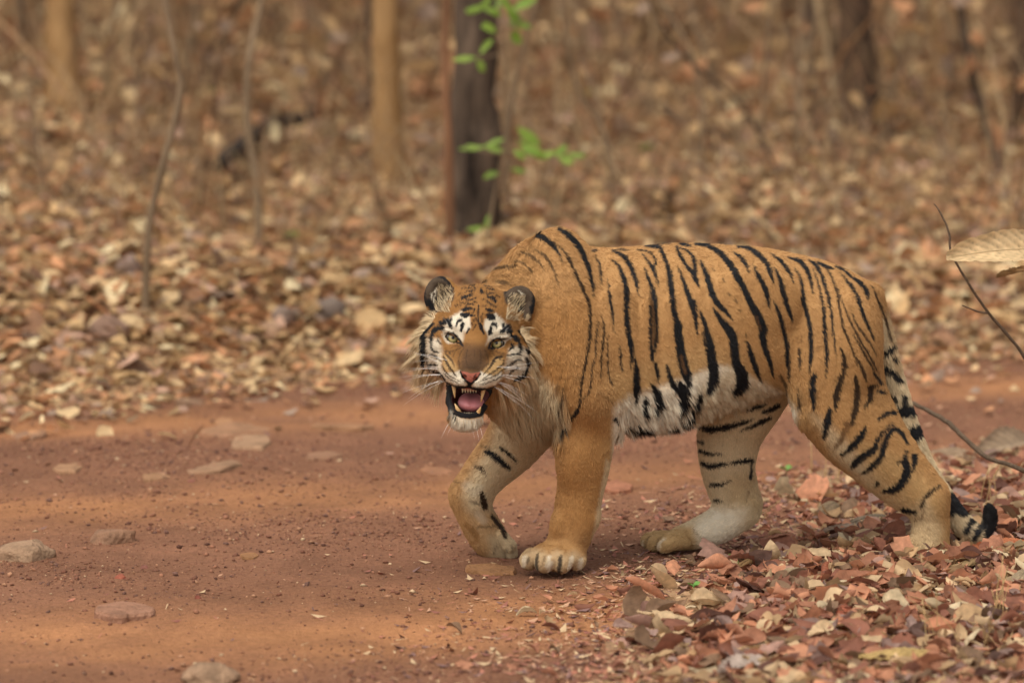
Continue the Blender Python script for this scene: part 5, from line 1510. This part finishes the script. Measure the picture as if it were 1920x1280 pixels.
# ---- dry grass stalks on the verge
def stalks(px, py, n, spread, hgt, label, lean=.2):
    p = on_ground(px, py); V, F = [], []; off = 0
    root = tag(empty('dry_grass_tuft', p), label, 'grass tuft')
    mt = mat_plain('dry_stalk', tuple(srgb(206, 172, 118) * .8), .8, .2)
    for i in range(n):
        q = p + np.array([RNG.normal(0, spread), RNG.normal(0, spread), 0]); h_ = hgt * RNG.uniform(.5, 1.1); l = RNG.normal(0, lean, 2)
        pts = [q + np.array([l[0] * h_ * t * t, l[1] * h_ * t * t, h_ * t]) for t in np.linspace(-.1, 1, 5)]
        v, f = tube_arrays(pts, np.linspace(.0016, .0007, 5), 4)
        adopt(mesh_from('stalk', v, f, mt), root)
stalks(1868, 1165, 7, .018, .16, 'dry pale grass stalks standing at the right in the litter')
stalks(1560, 895, 5, .03, .14, 'few dry grass stalks behind the legs at the litter edge')
stalks(1420, 985, 6, .02, .08, 'short straw stalks behind the far hind foot', .5)
stalks(1845, 960, 4, .03, .15, 'dry grass stalks standing behind the tail tip')
stalks(1790, 1215, 8, .05, .14, 'blurred dry stalks low in the right corner', .4)
# small green weeds
gmat = mat_noise('green_leaf', tuple(srgb(96, 140, 60) * .8), tuple(srgb(140, 176, 90) * .8), 20, .6, .3, .1)
gmat.node_tree.nodes['Principled BSDF'].inputs['Transmission Weight'].default_value = 0
def seedling(px, py, n, size, label):
    p = on_ground(px, py); root = tag(empty('green_seedling', p), label, 'seedling')
    v, f = tube_arrays([p, p + np.array([0, 0, size])], [.0015, .001], 5); adopt(mesh_from('stem', v, f, gmat), root)
    for i in range(n):
        tv, tf = leaf_tmpl(300 + i, 4, 2); a = RNG.uniform(0, 6.28)
        R_ = rot_mats(np.array([a]), np.array([.4]), np.array([-.4]))[0]
        adopt(mesh_from('leaf', (tv + np.array([.5, 0, 0])) @ R_.T * size + p + np.array([0, 0, size * (.6 + .3 * random.random())]), tf, gmat), root)
seedling(1475, 892, 4, .025, 'tiny green seedling at the litter edge behind the legs')
seedling(1384, 1062, 3, .03, 'small green leaf shoot in front of the far hind paw')
seedling(1300, 1110, 3, .022, 'tiny green shoot low in the middle of the litter')

# ================================================================== BACKGROUND: trees, saplings, undergrowth on the bank
BARK = {'tan': (srgb(150, 112, 70) * .8, srgb(184, 146, 100) * .8), 'dark': (srgb(44, 36, 30) * .8, srgb(122, 102, 84) * .8), 'brown': (srgb(62, 48, 38) * .8, srgb(108, 84, 64) * .8),
        'red': (srgb(108, 76, 54) * .8, srgb(150, 108, 78) * .8), 'grey': (srgb(112, 92, 70) * .8, srgb(156, 132, 104) * .8)}
BM = {k: mat_noise('bark_' + k, tuple(v[0]), tuple(v[1]), 7 if k != 'dark' else 12, .9, .1, 1.0, 30, stretch=(1, 1, .22)) for k, v in BARK.items()}
def grow(root, p, d, L, r, depth, mat, rnd):
    """bare branches above"""
    pts = [p]; dd = np.array(d, float)
    for i in range(5):
        dd = dd + np.array([rnd.gauss(0, .16), rnd.gauss(0, .16), rnd.gauss(.05, .08)]); dd /= np.linalg.norm(dd); pts.append(pts[-1] + dd * L / 5)
    rad = np.linspace(r, r * .45, 6)
    out = [tube_arrays(pts, rad, 6 if depth else 5)]
    if depth:
        for k in range(3):
            i = rnd.randint(2, 5); a = rnd.uniform(0, 6.28)
            nd = dd * .6 + np.array([math.cos(a), math.sin(a), rnd.uniform(.0, .6)]) * .8
            out += grow(root, pts[i], nd / np.linalg.norm(nd), L * rnd.uniform(.5, .75), rad[i] * .6, depth - 1, mat, rnd)
    return out
def join(parts):
    V, F, off = [], [], 0
    for v, f in parts:
        V.append(v); F += [tuple(int(i) + off for i in q) for q in f]; off += len(v)
    return np.concatenate(V), F
def tree(name, pts, kind, label, cat='tree', group=None, height_m=7.0, crown=2, sides=14, flare=1.0, wob=.14):
    """pts: photo track (px, py, radius_px) from base upwards; stands where its base meets the slope"""
    b = on_ground(pts[0][0], pts[0][1]); Y = b[1]; s = scale_at(Y)
    P = [at(p[0], p[1], Y + .02 * i) for i, p in enumerate(pts)]; R_ = [p[2] * s for p in pts]
    P[0] = P[0] + np.array([0, 0, -.06])
    top = P[-1]; d = P[-1] - P[-2]; d /= np.linalg.norm(d); d = d * .5 + np.array([0, 0, .5]); d /= np.linalg.norm(d)
    ext = max(0.8, height_m * .45 - top[2])
    for k in range(1, 4):
        P.append(top + d * ext * k / 3); R_.append(R_[len(pts) - 1] * (1 - .16 * k))
    n = 5 * (len(P) - 1) + 1
    P, R_ = resample(np.array(P), np.array(R_), n)
    if flare > 1:
        t = np.clip((P[:, 2] - P[0, 2]) / (6 * R_[0] + .05), 0, 1); R_ = R_ * (1 + (flare - 1) * (1 - t) ** 2)
    root = tag(empty(name, b), label, cat, group)
    V, F = tube_arrays(P, R_, sides, wob, seed=int(pts[0][0]) % 97)
    adopt(mesh_from('trunk' if crown > 1 else 'stem', V, F, BM[kind]), root)
    rnd = random.Random(label)
    if crown:
        parts = []
        for k in range(4 if crown > 1 else 3):
            i = int(n * (.80 + .05 * k)) - 1 if k < 3 else n - 1
            a = rnd.uniform(0, 6.28); dd = np.array([math.cos(a) * .6, math.sin(a) * .6, .7])
            parts += grow(root, P[min(i, n - 1)], dd, height_m * .35, R_[min(i, n - 1)] * .6, crown - 1 if crown > 1 else 0, None, rnd)
        V, F = join(parts); adopt(mesh_from('crown', V, F, BM[kind]), root)
    return root
tree('forest_tree', [(122, 226, 30), (116, 140, 28), (114, 60, 27), (112, -20, 26)], 'tan', 'pale tan tree trunk at the far left', flare=1.5)
tree('forest_tree', [(735, 362, 31), (728, 250, 28), (724, 120, 26), (722, -20, 25)], 'tan', 'straight pale tan trunk left of the dark trunk', flare=1.2)
tree('forest_tree', [(888, 448, 46), (888, 330, 44), (890, 180, 42), (892, -20, 41)], 'dark', 'thick dark fissured trunk behind the tiger head', flare=1.15, wob=.3)
tree('forest_tree', [(1636, 275, 46), (1618, 190, 35), (1606, 80, 33), (1600, -20, 32)], 'brown', 'brown trunk flaring at its foot on the upper right', flare=1.3)
tree('forest_tree', [(1922, 262, 26), (1916, 150, 20), (1918, 50, 19), (1920, -20, 19)], 'brown', 'dark brown trunk cut by the upper right edge', flare=1.2)
SAP = [([(842, 474, 10), (842, 330, 9), (838, 200, 8), (834, 90, 7), (838, -20, 6)], 'red', 'reddish thin stem in front of the dark trunk'),
       ([(272, 590, 8), (278, 440, 7), (300, 330, 7), (336, 190, 7), (330, 110, 6), (305, -20, 6)], 'grey', 'leaning grey sapling left of centre, bending right'),
       ([(340, 215, 6), (352, 120, 6), (372, -20, 6)], 'grey', 'upright grey stem crossing the leaning sapling'),
       ([(486, 470, 7), (482, 350, 7), (464, 230, 7), (468, 110, 7), (495, -20, 6)], 'grey', 'slim grey sapling between the left and middle trunks'),
       ([(48, 165, 8), (46, 80, 7), (38, -20, 7)], 'dark', 'dark slim stem left of the far left trunk'),
       ([(378, 170, 5), (392, 100, 5), (438, 40, 4)], 'dark', 'short dark arching shoot on the upper left'),
       ([(1890, 345, 6), (1850, 240, 7), (1818, 120, 8), (1795, -20, 8)], 'dark', 'dark slanting sapling on the upper right'),
       ([(1528, 262, 6), (1522, 130, 6), (1518, -20, 6)], 'dark', 'dark upright sapling left of the brown flaring trunk'),
       ([(1492, 320, 5), (1496, 180, 5), (1504, -20, 4)], 'grey', 'faint grey stem beside the dark upright sapling'),
       ([(1632, 310, 7), (1660, 220, 6), (1690, 120, 4), (1720, 30, 3)], 'grey', 'pale shoot leaning right beside the brown trunk'),
       ([(1312, 330, 5), (1316, 200, 5), (1290, 90, 4), (1230, -20, 4)], 'grey', 'thin bent stem above the middle of the tiger back'),
       ([(1480, 350, 4), (1400, 210, 4), (1300, 120, 4), (1235, 40, 3)], 'brown', 'slanting thin branch above the tiger back'),
       ([(1152, 390, 4), (1135, 260, 4), (1085, 170, 4), (1060, 60, 3)], 'grey', 'thin curved shoot right of the green leaves'),
       ([(700, 230, 6), (694, 110, 6), (690, -20, 6)], 'dark', 'dark slim stem close left of the middle tan trunk'),
       ([(946, 400, 5), (956, 220, 5), (985, 80, 4), (1010, -20, 4)], 'grey', 'grey stem rising right of the dark trunk'),
       ([(1560, 230, 5), (1562, 100, 5), (1550, -20, 5)], 'grey', 'slim stem close left of the brown flaring trunk'),
       ([(1425, 300, 4), (1432, 160, 4), (1450, -20, 4)], 'grey', 'faint upright stem right of the slanting branch'),
       ([(600, 200, 5), (612, 90, 5), (606, -20, 4)], 'grey', 'faint pale stem on the upper middle left'),
       ([(190, 180, 5), (200, 80, 4), (230, -20, 4)], 'grey', 'thin stem just right of the far left trunk'),
       ([(1740, 200, 5), (1752, 90, 5), (1745, -20, 5)], 'tan', 'pale stem right of the brown flaring trunk')]
for i, (pts, kind, lab) in enumerate(SAP):
    tree('sapling', pts, kind, lab, 'sapling', 'bare saplings on the bank', 3.6, 1, 8, 1.0, .1)
# fallen log
lp = [on_ground(*q) for q in ((400, 322), (432, 300), (470, 270), (520, 244), (582, 226))]
lg = stick('fallen_log', [(q[0], q[1], p[1] - .85, r_) for q, p, r_ in zip(((400, 318), (432, 288), (470, 262), (520, 232), (582, 218)), lp, (13, 16, 15, 16, 11))], 'dark fallen log lying across the left of the bank', 'log', srgb(60, 50, 42) * .6)
lb = on_ground(690, 230)
lb = on_ground(1280, 240)
stick('fallen_log', [(1240, 205, lb[1] - .3, 7), (1300, 232, lb[1] - .7, 8), (1390, 262, lb[1] - 1.0, 7)], 'thin fallen branch high above the tiger back', 'log', srgb(110, 82, 60) * .7)

# green-leaved shrub by the dark trunk
gb = on_ground(905, 440); GY = gb[1] - .55
shrub = tag(empty('green_shrub', gb), 'slender shrub with fresh green leaves in front of the dark trunk', 'shrub')
fresh = mat_noise('fresh_leaf', tuple(srgb(104, 134, 40) * .9), tuple(srgb(148, 172, 70) * .9), 9, .5, .3, .1)
add_translucent(fresh, .35)
def sstem(pts, r=3.0):
    P = np.array([at(p[0], p[1], GY + p[2]) for p in pts]); P, R_ = resample(P, np.linspace(r, r * .5, len(P)) * scale_at(GY), 6 * len(P))
    V, F = tube_arrays(P, R_, 6); adopt(mesh_from('stem', V, F, BM['grey']), shrub)
sstem([(915, 450, 0), (925, 380, 0), (940, 300, .0), (950, 200, 0), (945, 100, 0), (940, 20, 0), (930, -40, 0)])
sstem([(940, 290, 0), (900, 282, -.05), (868, 276, -.08)], 1.8); sstem([(940, 285, 0), (1000, 290, 0), (1090, 295, .02)], 1.8); sstem([(945, 100, 0), (905, 108, -.05), (860, 112, -.05)], 1.6); sstem([(943, 60, 0), (975, 40, 0), (995, 10, .02)], 1.6); sstem([(940, 330, 0), (920, 330, -.05)], 1.4)
def gleaf(px, py, lpx, wpx, ang, dy=0.0):
    c = at(px, py, GY + dy); s = scale_at(GY)
    tv, tf = leaf_tmpl(int(px * 7 + py) % 1000, 8, 4); tv = tv * np.array([1, 0, .35]) + np.column_stack([0 * tv[:, 0], tv[:, 1] / max(np.abs(tv[:, 1]).max(), .1) * .5, 0 * tv[:, 0]])
    ca, sa = math.cos(math.radians(ang)), math.sin(math.radians(ang))
    ex = np.array([ca, random.uniform(-.5, .5), sa]); ex /= np.linalg.norm(ex)
    ey = np.cross(ex, np.array([random.uniform(-.2, .2), -.75, .65])); ey /= np.linalg.norm(ey); ez = np.cross(ex, ey)
    V = c + s * (tv[:, :1] * lpx * ex + tv[:, 1:2] * wpx * ey + tv[:, 2:] * lpx * ez)
    adopt(mesh_from('leaf', V, tf, fresh), shrub)
for a in ((892, 18, 46, 20, 10), (925, 22, 44, 20, -15), (938, 2, 40, 20, 60), (985, 8, 55, 24, 25), (965, 30, 46, 24, 120), (975, 48, 48, 20, -12), (918, 55, 44, 24, -20), (970, 70, 34, 26, -60), (912, 88, 38, 16, 50), (870, 110, 48, 16, 5), (902, 124, 28, 22, -50),
          (885, 278, 55, 16, 2), (925, 268, 44, 14, 20), (930, 282, 46, 16, -10), (992, 256, 58, 28, -40), (1000, 282, 50, 26, -20), (1022, 290, 46, 18, 10), (1050, 282, 40, 16, 30), (1075, 292, 50, 18, 0), (972, 320, 30, 16, -10), (922, 330, 42, 18, 15), (975, 290, 30, 16, -50), (985, 275, 40, 18, -30),
          (950, 10, 40, 18, 140), (910, 5, 36, 18, 30), (890, 428, 34, 14, 10), (915, 415, 30, 12, 70), (1060, 300, 36, 14, -20)):
    gleaf(*a, dy=random.uniform(-.08, .08))
for (px, py, lab) in ((1103, 172, 'single green leafed shoot above the middle of the tiger back'), (1205, 275, 'faint green shoot high above the tiger back'), (388, 172, 'small green plant on the upper left bank'), (548, 440, 'tiny green plant on the bank left of the tan trunk'), (1455, 170, 'faint green sprig on the upper right bank')):
    g = on_ground(px, py + 25); root = tag(empty('green_seedling', g), lab, 'seedling'); s = scale_at(g[1])
    v, f = tube_arrays([g, g + np.array([0, 0, 22 * s])], [.004, .003], 5); adopt(mesh_from('stem', v, f, gmat), root)
    for i in range(4):
        tv, tf = leaf_tmpl(400 + i, 4, 2); R_ = rot_mats(np.array([RNG.uniform(0, 6.28)]), np.array([.5]), np.array([-.4]))[0]
        adopt(mesh_from('leaf', (tv + np.array([.4, 0, 0])) @ R_.T * 22 * s + g + np.array([0, 0, 22 * s]), tf, fresh), root)

# ---- leafless undergrowth: dry twigs, stalks and hanging leaves far up the slope, one mass
def undergrowth(n, y0, y1, hgt, wid, rad):
    Vs, Fs, Cs = [], [], []; off = 0
    y = y0 + (y1 - y0) * RNG.random(n); x = RNG.uniform(-1, 1, n) * (wid + .14 * y)
    z = height(x, y)
    tc = np.array([srgb(172, 144, 110), srgb(146, 122, 96), srgb(190, 162, 122), srgb(124, 98, 78), srgb(176, 138, 100)]) * .82
    for i in range(n):
        h_ = hgt * RNG.uniform(.35, 1.2); k = 5
        l = RNG.normal(0, .35, 2); cv = RNG.normal(0, .4, 2)
        t = np.linspace(0, 1, k)
        P = np.stack([x[i] + h_ * (l[0] * t + cv[0] * t * t), y[i] + h_ * (l[1] * t + cv[1] * t * t), z[i] - .03 + h_ * t * (1 - .25 * t * abs(l[0]))], 1)
        r_ = rad * RNG.uniform(.5, 1.4) * np.linspace(1, .35, k)
        a = np.array([0, 2.094, 4.189])
        ring = np.stack([np.cos(a), np.sin(a), 0 * a], 1)
        V = (P[:, None, :] + ring[None] * r_[:, None, None]).reshape(-1, 3)
        Vs.append(V); Cs.append(np.repeat(tc[RNG.integers(0, 5)][None], len(V), 0))
        for q in range(k - 1):
            for j in range(3):
                jj = (j + 1) % 3
                Fs.append((off + q * 3 + j, off + q * 3 + jj, off + q * 3 + 3 + jj, off + q * 3 + 3 + j))
        off += len(V)
    return np.concatenate(Vs), np.array(Fs), np.concatenate(Cs)
ug = [undergrowth(2200, 5.5, 13, .45, 2.2, .0045), undergrowth(6500, 11, 36, 1.2, 2.6, .0085), undergrowth(520, 8, 32, 2.6, 2.6, .014), undergrowth(1500, 9, 30, 1.5, 2.6, .011), undergrowth(500, 5.5, 12, .8, 2.2, .007)]
off = 0; VV, FF, CC = [], [], []
for v, f, c in ug:
    VV.append(v); FF.append(f + off); CC.append(c); off += len(v)
und = tag(mesh_from('undergrowth', np.concatenate(VV), np.concatenate(FF), mat_attr('dry_twig_mass', 'tint', .9, .1), None, True, np.concatenate(CC)), 'mass of dry bare twigs and stalks on the wooded bank', 'undergrowth', kind='stuff')
# dead leaves still hanging in it
n = 12000
y = 8 + 26 * RNG.random(n); x = RNG.uniform(-1, 1, n) * (2.4 + .14 * y)
pos = np.stack([x, y, height(x, y) + RNG.random(n) ** 1.6 * .9], 1)
s = .10 * RNG.lognormal(0, .3, n)
hang = soup('hanging_leaves', LEAF_LO, pos, np.stack([s, s, s], 1), rot_mats(RNG.uniform(0, 6.28, n), RNG.normal(0, 1, n), RNG.normal(0, 1, n)), LPALF[RNG.choice(len(LPAL), n, p=LP_FAR / LP_FAR.sum())] * RNG.uniform(.7, 1.1, (n, 1)), leaf_mat)
adopt(hang, und)
# pale dry grass high on the bank
